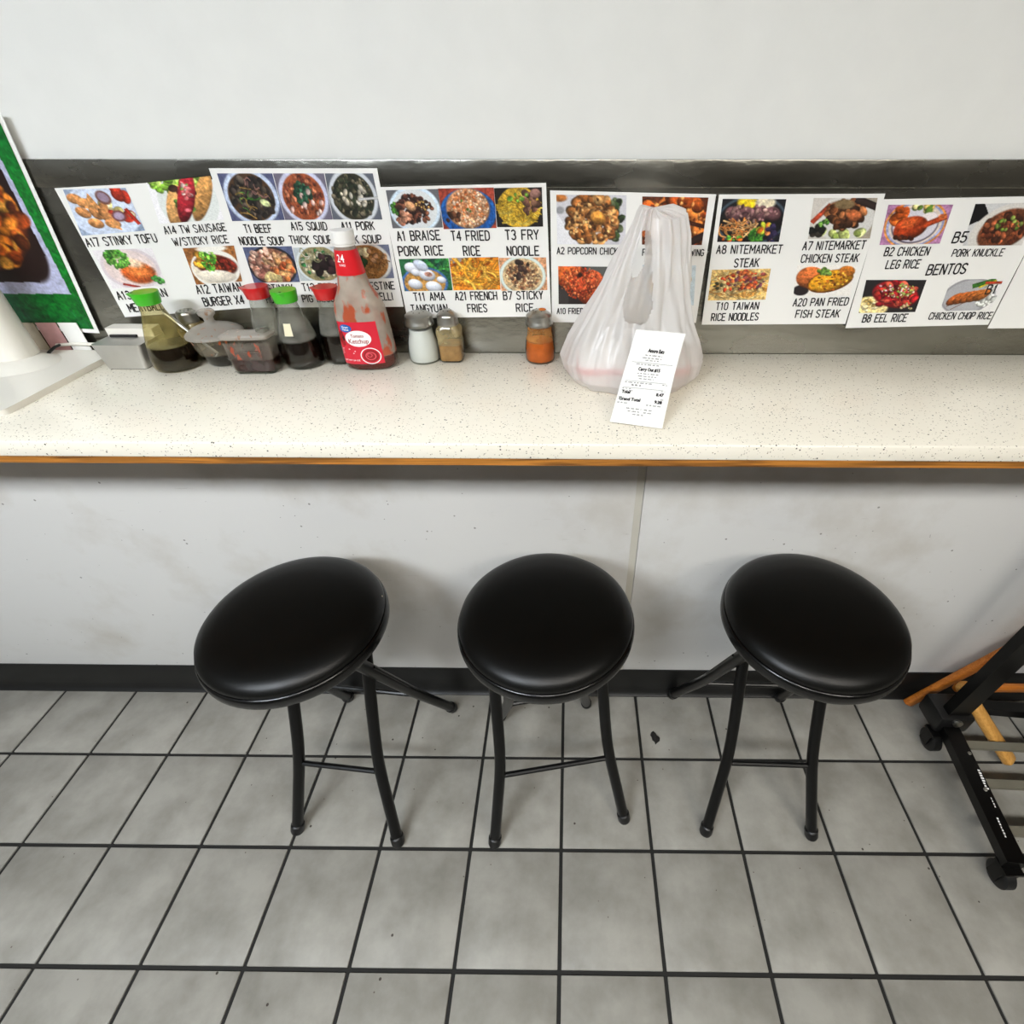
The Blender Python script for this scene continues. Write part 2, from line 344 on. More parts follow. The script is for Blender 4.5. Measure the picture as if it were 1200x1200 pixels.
# ------------------------------------------------------------------ text
def text_polys(s):
    cu = bpy.data.curves.new('t', 'FONT'); cu.body = s; cu.resolution_u = 2; cu.offset = 0.012
    o = bpy.data.objects.new('t', cu); COL.link(o)
    me = bpy.data.meshes.new_from_object(o.evaluated_get(bpy.context.evaluated_depsgraph_get()))
    vs = [(v.co.x, v.co.y) for v in me.vertices]; fs = [tuple(p.vertices) for p in me.polygons]
    bpy.data.objects.remove(o); bpy.data.curves.remove(cu); bpy.data.meshes.remove(me)
    x0 = min(v[0] for v in vs); x1 = max(v[0] for v in vs); 
    return [((x-x0)/(x1-x0), y/0.69) for x, y in vs], fs     # width 0..1, cap height about 1

def _arc(cx, cy, rx, ry, a0, a1, n=7):
    return [(cx+rx*cos(radians(a0+(a1-a0)*k/n)), cy+ry*sin(radians(a0+(a1-a0)*k/n))) for k in range(n+1)]
_rb = lambda y0, y1, x0=0, x1=1: [(x0,y1),((x0+x1)/2,y1)]+_arc((x0+x1)/2, y1-.16, (x1-x0)/2, .16, 90, 0, 4)+_arc((x0+x1)/2, y0+.16, (x1-x0)/2, .16, 0, -90, 4)+[(x0,y0)]
GL = {
 'A':[[(0,0),(.5,1),(1,0)],[(.18,.34),(.82,.34)]], 'B':[[(0,0),(0,1)],_rb(.54,1,0,.9),_rb(0,.54)],
 'C':[_arc(.5,.78,.5,.22,10,180)+_arc(.5,.22,.5,.22,180,350)], 'D':[[(0,0),(0,1),(.4,1)]+_arc(.4,.72,.6,.28,90,0,4)+_arc(.4,.28,.6,.28,0,-90,4)+[(0,0)]],
 'E':[[(1,1),(0,1),(0,0),(1,0)],[(0,.52),(.8,.52)]], 'F':[[(1,1),(0,1),(0,0)],[(0,.52),(.8,.52)]],
 'G':[_arc(.5,.78,.5,.22,10,180)+_arc(.5,.22,.5,.22,180,360)+[(1,.46),(.55,.46)]], 'H':[[(0,0),(0,1)],[(1,0),(1,1)],[(0,.5),(1,.5)]],
 'I':[[(.5,0),(.5,1)]], 'J':[[(.9,1),(.9,.22)]+_arc(.45,.22,.45,.22,0,-180,5)], 'K':[[(0,0),(0,1)],[(.95,1),(0,.42)],[(.3,.6),(1,0)]],
 'L':[[(0,1),(0,0),(1,0)]], 'M':[[(0,0),(0,1),(.5,.35),(1,1),(1,0)]], 'N':[[(0,0),(0,1),(1,0),(1,1)]],
 'O':[_arc(.5,.76,.5,.24,0,180)+_arc(.5,.24,.5,.24,180,360)+[(1,.76)]], 'P':[[(0,0),(0,1)],_rb(.46,1)],
 'Q':[_arc(.5,.76,.5,.24,0,180)+_arc(.5,.24,.5,.24,180,360)+[(1,.76)],[(.6,.25),(1,0)]], 'R':[[(0,0),(0,1)],_rb(.48,1),[(.45,.48),(1,0)]],
 'S':[_arc(.5,.78,.48,.22,20,180,6)+[(.06,.66),(.94,.36)]+_arc(.5,.22,.48,.22,0,-160,6)], 'T':[[(0,1),(1,1)],[(.5,1),(.5,0)]],
 'U':[[(0,1),(0,.24)]+_arc(.5,.24,.5,.24,180,360)+[(1,1)]], 'V':[[(0,1),(.5,0),(1,1)]], 'W':[[(0,1),(.25,0),(.5,.7),(.75,0),(1,1)]],
 'X':[[(0,0),(1,1)],[(0,1),(1,0)]], 'Y':[[(0,1),(.5,.46),(1,1)],[(.5,.46),(.5,0)]], 'Z':[[(0,1),(1,1),(0,0),(1,0)]],
 '0':[_arc(.5,.76,.46,.24,0,180)+_arc(.5,.24,.46,.24,180,360)+[(.96,.76)]], '1':[[(.15,.78),(.55,1),(.55,0)]],
 '2':[_arc(.5,.76,.46,.24,160,-20,7)+[(0,0),(1,0)]], '3':[_arc(.45,.76,.45,.24,150,-80,7),_arc(.45,.26,.5,.27,80,-150,7)],
 '4':[[(.75,0),(.75,1),(0,.28),(1,.28)]], '5':[[(.95,1),(.1,1),(.05,.56)]+_arc(.47,.3,.5,.3,110,-150,8)],
 '7':[[(0,1),(1,1),(.35,0)]], '8':[_arc(.5,.77,.42,.23,0,360,12),_arc(.5,.27,.5,.27,0,360,12)], '/':[[(0,-.05),(.9,1.05)]],
}
WID = {'I':.25,'1':.6,' ':.55,'M':1.25,'W':1.35,'/':.8}
def stroke_text(mb, s_, fn, W, H, th=.135):
    """condensed monoline lettering; fn(u, v), W x H its real size"""
    ws = [WID.get(c, 1.0) for c in s_]; gap = .42
    tot = sum(ws)+gap*(len(s_)-1); k = (W-th*H)/tot; x = 0; hw = th*H/2
    for c, w_ in zip(s_, ws):
        for pl in GL.get(c, []):
            P = [(hw+(x+px*(w_ if c != 'I' else .25))*k, hw+py*(H-2*hw)) for px, py in pl]
            for a, b_ in zip(P[:-1], P[1:]):
                d = hypot(b_[0]-a[0], b_[1]-a[1])
                if d < 1e-9: continue
                tx, ty = (b_[0]-a[0])/d*hw, (b_[1]-a[1])/d*hw; e = .55
                q = [(a[0]-tx*e-ty, a[1]-ty*e+tx), (a[0]-tx*e+ty, a[1]-ty*e-tx), (b_[0]+tx*e+ty, b_[1]+ty*e-tx), (b_[0]+tx*e-ty, b_[1]+ty*e+tx)]
                mb.add([fn(qx/W, qy/H) for qx, qy in q], [(0,1,2,3)])
        x += w_+gap
_tc = {}
def text_onto(mb, s, fn):
    """fn(u, v) -> world point; u 0..1 along the line, v 0..1 cap height"""
    if s not in _tc: _tc[s] = text_polys(s)
    vs, fs = _tc[s]; mb.add([fn(u, v) for u, v in vs], fs)

# ------------------------------------------------------------------ the room shell
X0, X1, YB, ZC = -2.6, 2.6, -2.9, 2.55
fl = tag(MB().box((X0,YB,-.05),(X1,1.05,-.004)).build('floor', MT['grout'], smooth=False), kind='structure')
TS, TX, TY, TROT = 0.21801, -1.32629, 0.66308, 0.00208
g = 0.0040
tb = MB().box((-TS/2+g,-TS/2+g,-.012),(TS/2-g,TS/2-g,0), bev=.0012); t0 = tb.build('tile', MT['tile'], fl, angle=60)
first = True
for j in range(-8, 1):
    for i in range(-5, 18):
        big = (-1 <= i <= 13) and j >= -3
        cx = TX+(i+.5)*TS; cy = TY+(j+.5)*TS
        if abs(cx) > 2.45 or (j == 0 and False): continue
        o = t0 if first else t0.copy()
        if not first: COL.link(o)
        first = False; o.parent = fl
        c, s_ = cos(TROT), sin(TROT); px, py = cx, cy-TY
        o.location = (px*c-py*s_, TY+px*s_+py*c, random.uniform(-.0004, 0)); o.rotation_euler = (0, 0, TROT)
wb = tag(MB().box((X0,.905,0),(X1,1.05,ZC)).build('wall_back', MT['paint'], smooth=False), kind='structure')
SEAM = 0.1555
MB().box((X0,YP,.0),(SEAM,.9055,1.012), bev=.0008).build('wall_panel', MT['panel'], wb)
MB().box((SEAM+.0012,YP,.0),(X1,.9055,1.012), bev=.0008).build('wall_panel', MT['panel'], wb)
MB().box((SEAM-.0165,YP-.0006,.1),(SEAM-.001,YP+.001,1.0)).build('seam_tape', MT['tape'], wb)
MB().box((X0,YS+.004,1.012),(X1,.9055,1.345)).build('steel_sheet', MT['steel'], wb, smooth=False)
MB().box((X0,YS+.0008,1.309),(X1,.9055,1.345), bev=.0015).build('steel_lip', MT['steel'], wb)
wl = tag(MB().box((X0-.1,YB,0),(X0,1.05,ZC)).build('wall_left', MT['sidepaint'], smooth=False), kind='structure')
wr = tag(MB().box((X1,YB,0),(X1+.1,1.05,ZC)).build('wall_right', MT['sidepaint'], smooth=False), kind='structure')
wf = tag(MB().box((X0,YB-.1,0),(X1,YB,ZC)).build('wall_front', MT['sidepaint'], smooth=False), kind='structure')
ce = tag(MB().box((X0,YB,ZC),(X1,1.05,ZC+.1)).build('ceiling', MT['ceil'], smooth=False), kind='structure')
# rubber baseboard with a cove toe
b = MB(); HB = 0.1149
prof = [(YP, 0), (YP-.018, 0), (YP-.018, .0035), (YP-.011, .009), (YP-.0065, .018), (YP-.005, .03), (YP-.005, HB-.003), (YP-.003, HB), (YP, HB)]
n = len(prof)
vs = [(X0, y, z) for y, z in prof]+[(X1, y, z) for y, z in prof]
b.add(vs, [(i, i+1, n+i+1, n+i) for i in range(n-1)])
tag(b.build('baseboard_back', MT['black_rubber'], angle=50), kind='structure')

# ceiling troffers
def troffer(x, y, sx, sy, mat, label):
    t = empty('ceiling_light', (x, y, ZC-.04)); tag(t, label, 'light', 'ceiling troffers over the room')
    f = MB()
    for a, c in (((-sx,-sy),(sx,-sy+.03)), ((-sx,sy-.03),(sx,sy)), ((-sx,-sy+.03),(-sx+.03,sy-.03)), ((sx-.03,-sy+.03),(sx,sy-.03))):
        f.box((a[0],a[1],-.012),(c[0],c[1],.039))
    f.build('frame', MT['whiteplastic'], t, smooth=False)
    MB().box((-sx+.03,-sy+.03,-.004),(sx-.03,sy-.03,.0)).build('diffuser', mat, t, smooth=False)
troffer(-1.25, -1.15, .6, .2, lamp_mat('cool_lamp', (.86,.93,1,1), LAMP_LEFT), 'rectangular ceiling light over the left side of the counter')
troffer(0.0, -1.15, .3, .2, lamp_mat('neutral_lamp', (1,.97,.92,1), LAMP_MAIN), 'small square ceiling light behind the middle stool')
troffer(1.25, -1.15, .6, .2, lamp_mat('warm_lamp', (1,.95,.86,1), LAMP_RIGHT), 'rectangular ceiling light over the right side of the counter')

# ------------------------------------------------------------------ countertop
ct = empty('countertop', (0, YF, HC-.0243))
tag(ct, 'long cream speckled stone counter with a wooden underlayer, running the full width of the wall', 'counter')
o = MB().box((X0+.001,0,0),(X1-.001,YS+.0035-YF,.0243), bev=.0025).build('stone_slab', MT['stone'], ct, angle=50)
MB().box((X0+.001,.0015,-.0105),(X1-.001,YP-.001-YF,-.0001)).build('plywood_underlayer', MT['ply'], ct, smooth=False)

# ------------------------------------------------------------------ printed dishes: a small painter on vertex colours
class Cv:
    def __init__(s, w, h, bg, seed):
        s.w, s.h = w, h; s.r = random.Random(seed); s.a = np.zeros((h, w, 3)); s.a[:] = bg
        s.Y, s.X = np.mgrid[0:h, 0:w]; s.X = s.X/(w-1); s.Y = s.Y/(h-1)*h/w      # x 0..1, y 0..asp
        s.asp = h/w
    def ell(s, cx, cy, rx, ry, col, ang=0, soft=.02, shade=0, al=1):
        cy *= s.asp; dx = s.X-cx; dy = s.Y-cy; c, n = cos(ang), sin(ang)
        u = (dx*c+dy*n)/rx; v = (-dx*n+dy*c)/ry; d = np.sqrt(u*u+v*v)
        k = np.clip((1-d)/max(soft/min(rx, ry), 1e-3)+.5, 0, 1)*al
        colr = np.array(col, float)[None, None, :]*(1+shade*(-.6*v-.3*u)-abs(shade)*.5*np.clip(d, 0, 1)[..., None].squeeze(-1)**3)[..., None] if shade else np.array(col, float)[None, None, :]
        s.a = s.a*(1-k[..., None])+colr*k[..., None]; return s
    def line(s, x0, y0, x1, y1, wd, col, bend=0, al=1):
        y0 *= s.asp; y1 *= s.asp; L = hypot(x1-x0, y1-y0)+1e-6; tx, ty = (x1-x0)/L, (y1-y0)/L
        dx = s.X-x0; dy = s.Y-y0; t = dx*tx+dy*ty; q = -dx*ty+dy*tx-bend*np.sin(np.clip(t/L, 0, 1)*pi)
        k = np.clip((wd-np.abs(q))/.01+.5, 0, 1)*((t > -wd) & (t < L+wd))*al
        sh = 1-.35*(np.abs(q)/wd).clip(0, 1)
        s.a = s.a*(1-k[..., None])+np.array(col, float)*sh[..., None]*k[..., None]; return s
    def poly(s, pts, col):
        k = np.ones_like(s.X, bool)
        pts = [(x, y*s.asp) for x, y in pts]
        for (x0, y0), (x1, y1) in zip(pts, pts[1:]+pts[:1]): k &= ((x1-x0)*(s.Y-y0)-(y1-y0)*(s.X-x0)) >= 0
        s.a[k] = col; return s
    def pile(s, n, cx, cy, rx, ry, sz, pal, shade=.5, elong=1.6, soft=.012):
        if n >= 20: n = int(n*2.4); sz = (sz[0]*.78, sz[1]*.8)
        for i in range(n):
            a = s.r.uniform(0, 2*pi); q = s.r.random()**.5; z = s.r.uniform(*sz); c = s.r.choice(pal); j = s.r.uniform(.8, 1.15)
            s.ell(cx+rx*q*cos(a), cy+ry*q*sin(a), z*s.r.uniform(1, elong), z, [v*j for v in c], s.r.uniform(0, pi), soft, shade)
        return s
    def strands(s, n, cx, cy, rx, ry, pal, wd=.008, ln=.3):
        for i in range(n):
            a = s.r.uniform(0, 2*pi); q = s.r.random()**.5; x, y = cx+rx*q*cos(a), cy+ry*q*sin(a); th = s.r.uniform(0, pi); l = s.r.uniform(.4, 1)*ln
            j = s.r.uniform(.75, 1.15)
            s.line(x-l/2*cos(th), y-l/2*sin(th), x+l/2*cos(th), y+l/2*sin(th), wd*s.r.uniform(.7, 1.2), [v*j for v in s.r.choice(pal)], s.r.uniform(-.06, .06))
        return s
    def plate(s, cx, cy, rx, ry, rim, inner, k=.82):
        s.ell(cx, cy, rx, ry, [v*.82 for v in rim]); s.ell(cx, cy-.01, rx*.97, ry*.97, rim); return s.ell(cx, cy, rx*k, ry*k, inner)
    def out(s):
        g = (np.random.RandomState(s.w+int(s.a.sum()) % 1000).rand(s.h, s.w, 1)-.5)*.10
        rs_ = np.random.RandomState(int(s.a.sum()) % 9973); f = np.zeros((s.h, s.w))
        for k, am in ((3.2, .4), (1.7, .4), (7, .25)):
            gw, gh = int(s.w/k)+2, int(s.h/k)+2; G_ = rs_.rand(gh, gw); yy = np.arange(s.h)/k; xx = np.arange(s.w)/k
            iy = yy.astype(int); ix = xx.astype(int); fy = (yy-iy)[:, None]; fx = (xx-ix)[None, :]
            f += am*((G_[iy][:, ix]*(1-fx)+G_[iy][:, ix+1]*fx)*(1-fy)+(G_[iy+1][:, ix]*(1-fx)+G_[iy+1][:, ix+1]*fx)*fy-.5)
        sat = np.clip((s.a.max(2)-s.a.min(2)-12)/50, 0, 1)
        g = g+(f*sat)[..., None]
        a = np.clip(s.a/255*(1+g), 0, 1); lin = np.where(a <= .04045, a/12.92, ((a+.055)/1.055)**2.4)
        return np.concatenate([lin, np.ones((s.h, s.w, 1))], 2)

GOLD = [(206,140,66),(184,112,48),(226,168,92),(150,86,34),(196,126,58)]
BRN = [(96,58,38),(70,42,30),(124,78,52),(50,34,26),(150,100,70)]
GRN = [(66,120,44),(96,160,60),(40,84,32),(130,180,80)]
CRM = [(232,214,176),(214,190,150),(240,228,200)]
def dish(k, seed):
    S = seed
    C = lambda bg, w=88, h=60: Cv(w, h, bg, S)
    if k == 'tofu':
        c = C((150,165,190)); c.ell(.5,.5,.56,.42,(205,215,235)); c.pile(10,.75,.4,.25,.4,(.05,.1),[(232,214,130),(210,200,150),(200,60,40),(240,230,190)])
        for x, y, a in ((.12,.2,.2),(.17,.5,.5),(.3,.75,.3),(.36,.52,1.),(.5,.6,.4),(.25,.3,.1),(.5,.45,2.2),(.56,.78,.2)): c.ell(x,y,.12,.075,(206,140,84),a,.012,.5)
        for q in ([(.22,.42),(.36,.08),(.48,.44)],[(.5,.85),(.62,.55),(.66,.95)]): c.poly(q[::1], (214,150,90)); c.poly(q[::-1], (214,150,90))
        c.ell(.58,.2,.12,.10,(110,70,60),.6); c.ell(.58,.19,.09,.07,(150,130,150),.6); c.ell(.7,.62,.11,.09,(120,70,70)); c.ell(.7,.62,.08,.06,(170,150,175)); c.line(.86,.5,.95,.8,.03,(200,50,30))
    elif k == 'sausage':
        c = C((240,238,240)); c.ell(.55,.5,.46,.5,(222,226,222)); c.pile(30,.45,.05,.42,.22,(.04,.08),[(150,200,70),(190,220,110),(120,170,50)])
        c.ell(.34,.62,.15,.36,(214,160,98),.3,.015,.4); c.ell(.78,.45,.13,.42,(206,150,86),.5,.015,.4); c.pile(12,.5,.5,.2,.5,(.03,.06),[(90,140,60),(60,40,30),(180,60,60)])
        c.ell(.53,.45,.13,.42,(172,38,50),.4,.015,.6); c.pile(14,.56,.25,.06,.28,(.015,.035),[(225,200,190),(120,150,70),(230,120,120)]); c.ell(.5,.72,.05,.03,(230,110,120))
    elif k == 'meatball':
        c = C((232,226,228)); c.ell(.5,.5,.5,.38,(214,200,204)); c.ell(.5,.5,.44,.33,(228,208,204)); c.ell(.6,.62,.30,.2,(212,98,40),.1,.05,.3); c.ell(.62,.58,.2,.11,(228,126,60),.2,.05); c.ell(.55,.35,.2,.08,(222,190,160),.2,.05)
        c.pile(45,.34,.22,.2,.24,(.02,.045),[(96,170,60),(60,130,44),(140,200,90)]); c.pile(10,.86,.84,.1,.1,(.02,.05),[(60,140,60),(90,170,80)])
        c.line(.25,.9,.5,1,.02,(180,50,40))
    elif k == 'burger':
        c = C((150,96,50)); c.ell(.52,.6,.5,.36,(238,234,226)); c.ell(.5,.62,.44,.28,(226,214,196)); c.ell(.55,.5,.42,.2,(110,40,28),.15,.03,.3); c.pile(25,.6,.5,.34,.2,(.03,.07),[(150,50,34),(110,34,24),(176,76,40),(80,30,20)])
        c.ell(.5,.8,.4,.12,(240,230,212),.1,.02,.2); c.pile(14,.25,.35,.14,.2,(.03,.05),[(230,190,60),(214,150,50)]); c.pile(34,.42,.34,.16,.3,(.018,.04),[(90,170,50),(60,130,40),(150,200,80)]); c.ell(.55,.05,.3,.06,(240,236,226))
    elif k in ('beef', 'squid', 'pork'):
        c = C({'beef':(84,88,120),'squid':(110,104,120),'pork':(96,100,110)}[k]); rim = {'beef':(196,208,232),'squid':(200,202,226),'pork':(204,208,214)}[k]
        base = {'beef':(74,52,34),'squid':(146,76,46),'pork':(50,48,34)}[k]
        c.plate(.5,.5,.5,.42,rim,base,.84); 
        if k == 'beef': c.pile(60,.5,.52,.38,.42,(.03,.07),[(48,42,40),(70,60,54),(34,30,28),(96,84,72)],.6); c.strands(18,.5,.6,.35,.36,[(190,150,80),(90,140,60),(60,110,40)],.01,.2); c.ell(.72,.62,.09,.05,(210,220,160),.3); c.strands(8,.56,.32,.25,.2,[(150,110,100)],.014,.16)
        if k == 'squid': c.pile(50,.5,.5,.38,.42,(.025,.05),[(160,86,52),(130,64,40),(186,116,84),(110,54,40)]); c.pile(26,.5,.42,.16,.24,(.03,.05),[(40,80,60),(60,110,80),(30,60,44)]); c.pile(12,.5,.66,.34,.3,(.02,.045),[(226,200,190),(210,170,160)])
        if k == 'pork': c.pile(80,.5,.5,.4,.44,(.025,.06),[(40,48,34),(58,62,44),(90,84,64),(120,110,90),(30,34,26)],.6); c.pile(16,.55,.5,.3,.25,(.02,.05),[(190,180,160),(214,206,190)]); c.line(.62,.55,1,.52,.02,(220,220,220))
    elif k == 'hotpot':
        c = C((90,98,130)); c.plate(.5,.55,.5,.38,(40,40,46),(150,100,80),.9); c.pile(30,.3,.5,.26,.4,(.04,.08),[(190,140,120),(160,104,90),(214,176,156)]); c.pile(20,.6,.4,.3,.25,(.03,.06),[(150,90,60),(200,160,120)]); c.pile(14,.72,.62,.2,.3,(.05,.07),[(220,130,70),(232,170,110),(206,100,56)]); c.pile(5,.52,.85,.2,.06,(.06,.08),[(234,214,150)],.2)
        c.ell(.45,.1,.05,.1,(214,180,160))
    elif k == 'leafblood':
        c = C((190,196,200)); c.plate(.5,.5,.52,.42,(214,220,222),(150,140,100),.86); c.pile(40,.5,.5,.4,.4,(.03,.06),[(50,110,60),(190,180,150),(150,140,110),(214,206,180)]); c.pile(16,.58,.52,.2,.28,(.06,.09),[(44,32,34),(60,42,44),(34,26,26)]); c.strands(16,.4,.3,.3,.3,[(210,206,190),(160,160,120)],.012,.2)
    elif k == 'vermicelli':
        c = C((110,116,140)); c.plate(.45,.52,.55,.42,(210,212,212),(150,106,60),.86); c.strands(90,.48,.5,.42,.4,[(170,120,70),(130,86,46),(200,156,100)],.012,.16); c.pile(14,.28,.5,.14,.2,(.04,.07),[(40,70,40),(60,90,50),(30,50,34)]); c.pile(4,.42,.2,.1,.06,(.06,.08),[(222,206,160)]); c.pile(6,.7,.3,.2,.2,(.04,.05),[(196,150,110)])
    elif k == 'braise':
        c = C((100,100,104)); c.plate(.5,.52,.5,.42,(206,222,236),(214,218,220),.86); c.pile(70,.48,.5,.36,.36,(.025,.055),[(60,36,30),(90,52,40),(40,26,24),(130,80,60)],.5); c.pile(10,.3,.75,.16,.16,(.03,.06),[(190,120,90),(210,150,120)]); c.ell(.42,.42,.11,.08,(214,160,116),.6,.02,.5); c.pile(8,.12,.5,.06,.2,(.02,.04),GRN); c.pile(14,.65,.45,.14,.16,(.012,.02),[(200,160,90)])
    elif k == 'friedrice':
        c = C((150,62,46)); c.plate(.5,.6,.52,.4,(38,96,170),(30,80,150),.9); c.ell(.5,.5,.4,.34,(196,140,96),0,.03,.3); c.pile(150,.52,.5,.36,.46,(.014,.03),[(214,158,116),(232,190,150),(184,112,74),(200,120,70),(240,214,190)],.3); c.pile(10,.5,.4,.26,.3,(.015,.03),[(90,130,60),(226,120,60)]); c.pile(10,.2,.7,.12,.14,(.03,.05),BRN)
    elif k == 'frynoodle':
        c = C((34,30,28)); c.ell(.5,.5,.46,.36,(200,160,50)); c.strands(110,.5,.5,.42,.42,[(226,190,60),(240,210,96),(196,150,40),(214,170,50)],.014,.34); c.pile(16,.75,.4,.16,.3,(.04,.07),[(110,74,60),(140,100,80),(90,60,50)]); c.pile(6,.5,.3,.3,.2,(.02,.05),[(120,170,60)]); c.ell(.86,.15,.12,.08,(150,110,100),0,.02,.4)
    elif k == 'tangyuan':
        c = C((40,96,60)); c.pile(40,.6,.2,.5,.25,(.03,.07),[(40,110,60),(70,150,70),(30,70,60)]); c.plate(.45,.75,.48,.34,(70,110,170),(190,140,70),.88)
        for x, y, a in ((.24,.28,.16),(.3,.42,.1),(.52,.5,.17),(.25,.78,.15),(.62,.88,.17),(.8,.66,.1)): c.ell(x,y,a,a*.72,(222,226,236),.3,.015,.45)
        c.ell(.55,.48,.08,.05,(196,140,120),.2); c.ell(.42,.2,.16,.1,(206,214,232),.6,.02,.3)
    elif k == 'fries':
        c = C((230,140,40)); c.ell(.1,.1,.3,.2,(150,140,140)); c.strands(60,.5,.55,.5,.5,[(240,160,50),(226,128,30),(250,190,80),(206,104,24),(244,172,60)],.034,.5); c.strands(14,.5,.5,.4,.4,[(252,196,80),(246,170,50)],.036,.6)
    elif k == 'stickyrice':
        c = C((206,150,110)); c.plate(.48,.55,.5,.42,(214,226,220),(196,170,130),.86); c.pile(110,.48,.52,.36,.42,(.018,.045),[(206,170,120),(226,196,150),(150,100,70),(180,130,90),(110,80,64)],.4); c.pile(12,.45,.35,.2,.25,(.03,.06),[(60,44,40),(90,66,56)])
    elif k == 'popcorn':
        c = C((206,204,210)); c.poly([(0,.35),(.3,1),(0,1)], (228,228,232)); c.pile(24,.85,.5,.1,.45,(.03,.06),[(60,80,44),(36,44,30),(90,100,70)]); c.ell(.05,.3,.06,.05,(150,150,154)); c.pile(60,.5,.5,.36,.48,(.05,.085),[(196,132,72),(168,104,52),(214,158,96),(140,84,40)],.7,1.3); c.pile(40,.5,.5,.36,.45,(.015,.03),[(110,64,30),(232,186,120),(80,50,30)],.4); c.ell(.6,.45,.11,.09,(222,150,66),.4,.02,.6); c.ell(.05,.06,.1,.05,(170,104,50))
    elif k == 'wings':
        c = C((90,44,26)); c.pile(34,.5,.5,.5,.5,(.10,.17),[(206,104,40),(180,80,28),(224,128,56),(196,92,34)],.75,1.5); c.pile(30,.5,.5,.5,.5,(.02,.04),[(232,160,90),(120,50,20)],.4); c.line(.5,.45,1,.6,.03,(70,34,24)); c.line(.8,.95,1,.8,.06,(50,36,34))
    elif k == 'friedred':
        c = C((44,40,40)); c.ell(.85,.1,.3,.12,(90,92,88)); c.ell(.25,.25,.34,.24,(198,96,44),.2,.02,.6); c.ell(.62,.6,.38,.26,(214,84,46),.7,.02,.6); c.ell(.75,.35,.22,.16,(222,100,56),.5,.02,.5); c.pile(90,.45,.45,.4,.45,(.015,.035),[(232,126,76),(176,66,32),(206,100,56),(150,50,26)],.5); c.line(.38,.7,.8,.55,.01,(120,36,20)); c.ell(.45,.22,.05,.04,(50,30,24)); c.ell(.06,.9,.16,.22,(60,56,54))
    elif k == 'calamari':
        c = C((200,214,222)); c.pile(24,.5,.55,.4,.38,(.08,.12),[(214,164,50),(190,136,40),(232,190,80)],.7); c.pile(20,.5,.55,.36,.3,(.02,.04),[(120,80,30),(90,100,60)])
    elif k == 'steakegg':
        c = C((30,30,34)); c.ell(.5,.5,.56,.4,(70,84,96)); c.ell(.5,.5,.52,.36,(26,24,26)); c.ell(.4,.08,.16,.1,(240,206,40),0,.03); c.ell(.68,.08,.16,.1,(232,220,190),0,.03)
        for x in (.2,.42,.62,.82): c.ell(x,.34,.14,.11,(116,78,82),.4,.02,.6)
        c.pile(26,.5,.34,.42,.2,(.02,.045),[(150,110,110),(90,60,64),(180,140,130)]); c.strands(50,.3,.68,.3,.2,[(230,160,90),(214,130,60),(240,190,130)],.012,.26); c.pile(22,.62,.84,.12,.14,(.02,.04),[(50,110,40),(80,140,50)]); c.pile(12,.75,.68,.12,.1,(.03,.05),[(190,200,60),(226,120,40)]); c.pile(16,.88,.8,.12,.2,(.03,.05),[(60,50,84),(40,40,70),(230,140,80)]); c.pile(8,.25,.92,.2,.06,(.02,.04),[(90,160,60),(230,110,40)])
    elif k == 'chicksteak':
        c = C((206,200,192)); c.ell(.9,.5,.22,.5,(160,150,134)); c.ell(.55,.5,.46,.4,(214,212,208)); c.pile(12,.55,.85,.4,.12,(.05,.08),[(190,200,120),(214,220,150),(160,180,90)]); c.line(.05,.55,.26,.2,.04,(206,80,50)); c.pile(10,.12,.8,.1,.14,(.04,.06),[(30,30,30),(50,44,40)])
        c.ell(.5,.4,.3,.2,(110,66,40),.4,.03,.5); c.pile(40,.55,.4,.28,.34,(.04,.08),[(96,56,34),(140,86,50),(64,40,28),(176,110,66)],.6); c.ell(.68,.42,.12,.09,(190,104,60),.3,.03,.4); c.line(.72,.05,.98,.2,.06,(56,44,42)); c.ell(.5,.15,.16,.08,(120,100,70)); c.pile(8,.2,.62,.12,.08,(.02,.04),GRN)
    elif k == 'ricenoodle':
        c = C((226,190,120)); c.pile(40,.5,.5,.5,.5,(.04,.08),[(238,206,140),(226,176,90),(214,150,70)],.4); c.strands(70,.5,.55,.5,.5,[(244,222,160),(232,190,110),(206,150,80),(240,206,140)],.014,.4); c.pile(26,.6,.35,.36,.3,(.025,.05),[(196,80,40),(150,70,70),(110,60,80),(214,110,60)]); c.pile(10,.3,.5,.3,.4,(.02,.035),[(60,60,40),(200,60,30)])
    elif k == 'fish':
        c = C((238,234,228)); c.ell(.12,.82,.14,.12,(40,34,36)); c.ell(.25,.4,.24,.24,(206,110,56),.5,.02,.5); c.ell(.6,.52,.40,.24,(110,60,20),-.35,.01); c.ell(.61,.5,.38,.22,(226,158,36),-.35,.02,.5); c.ell(.85,.2,.14,.12,(204,120,44),.2,.02,.4); c.pile(26,.62,.5,.3,.3,(.012,.03),[(180,96,30),(244,190,70),(140,76,26)],.2); c.pile(14,.47,.2,.12,.12,(.02,.045),[(110,150,60),(150,190,90)]); c.ell(.62,.5,.03,.02,(60,40,20))
    elif k == 'legrice':
        c = C((170,120,160)); c.ell(.5,.5,.49,.42,(222,140,50)); c.ell(.5,.5,.46,.39,(150,160,206)); c.ell(.5,.5,.42,.36,(224,208,196)); c.ell(.5,.52,.37,.31,(70,60,80)); c.ell(.5,.5,.355,.30,(214,210,220)); c.pile(14,.22,.3,.14,.2,(.05,.08),[(214,104,40),(190,84,30)]); c.pile(10,.55,.1,.2,.08,(.04,.06),[(80,110,40),(226,190,110),(232,220,150)]); c.ell(.7,.3,.12,.08,(236,226,226))
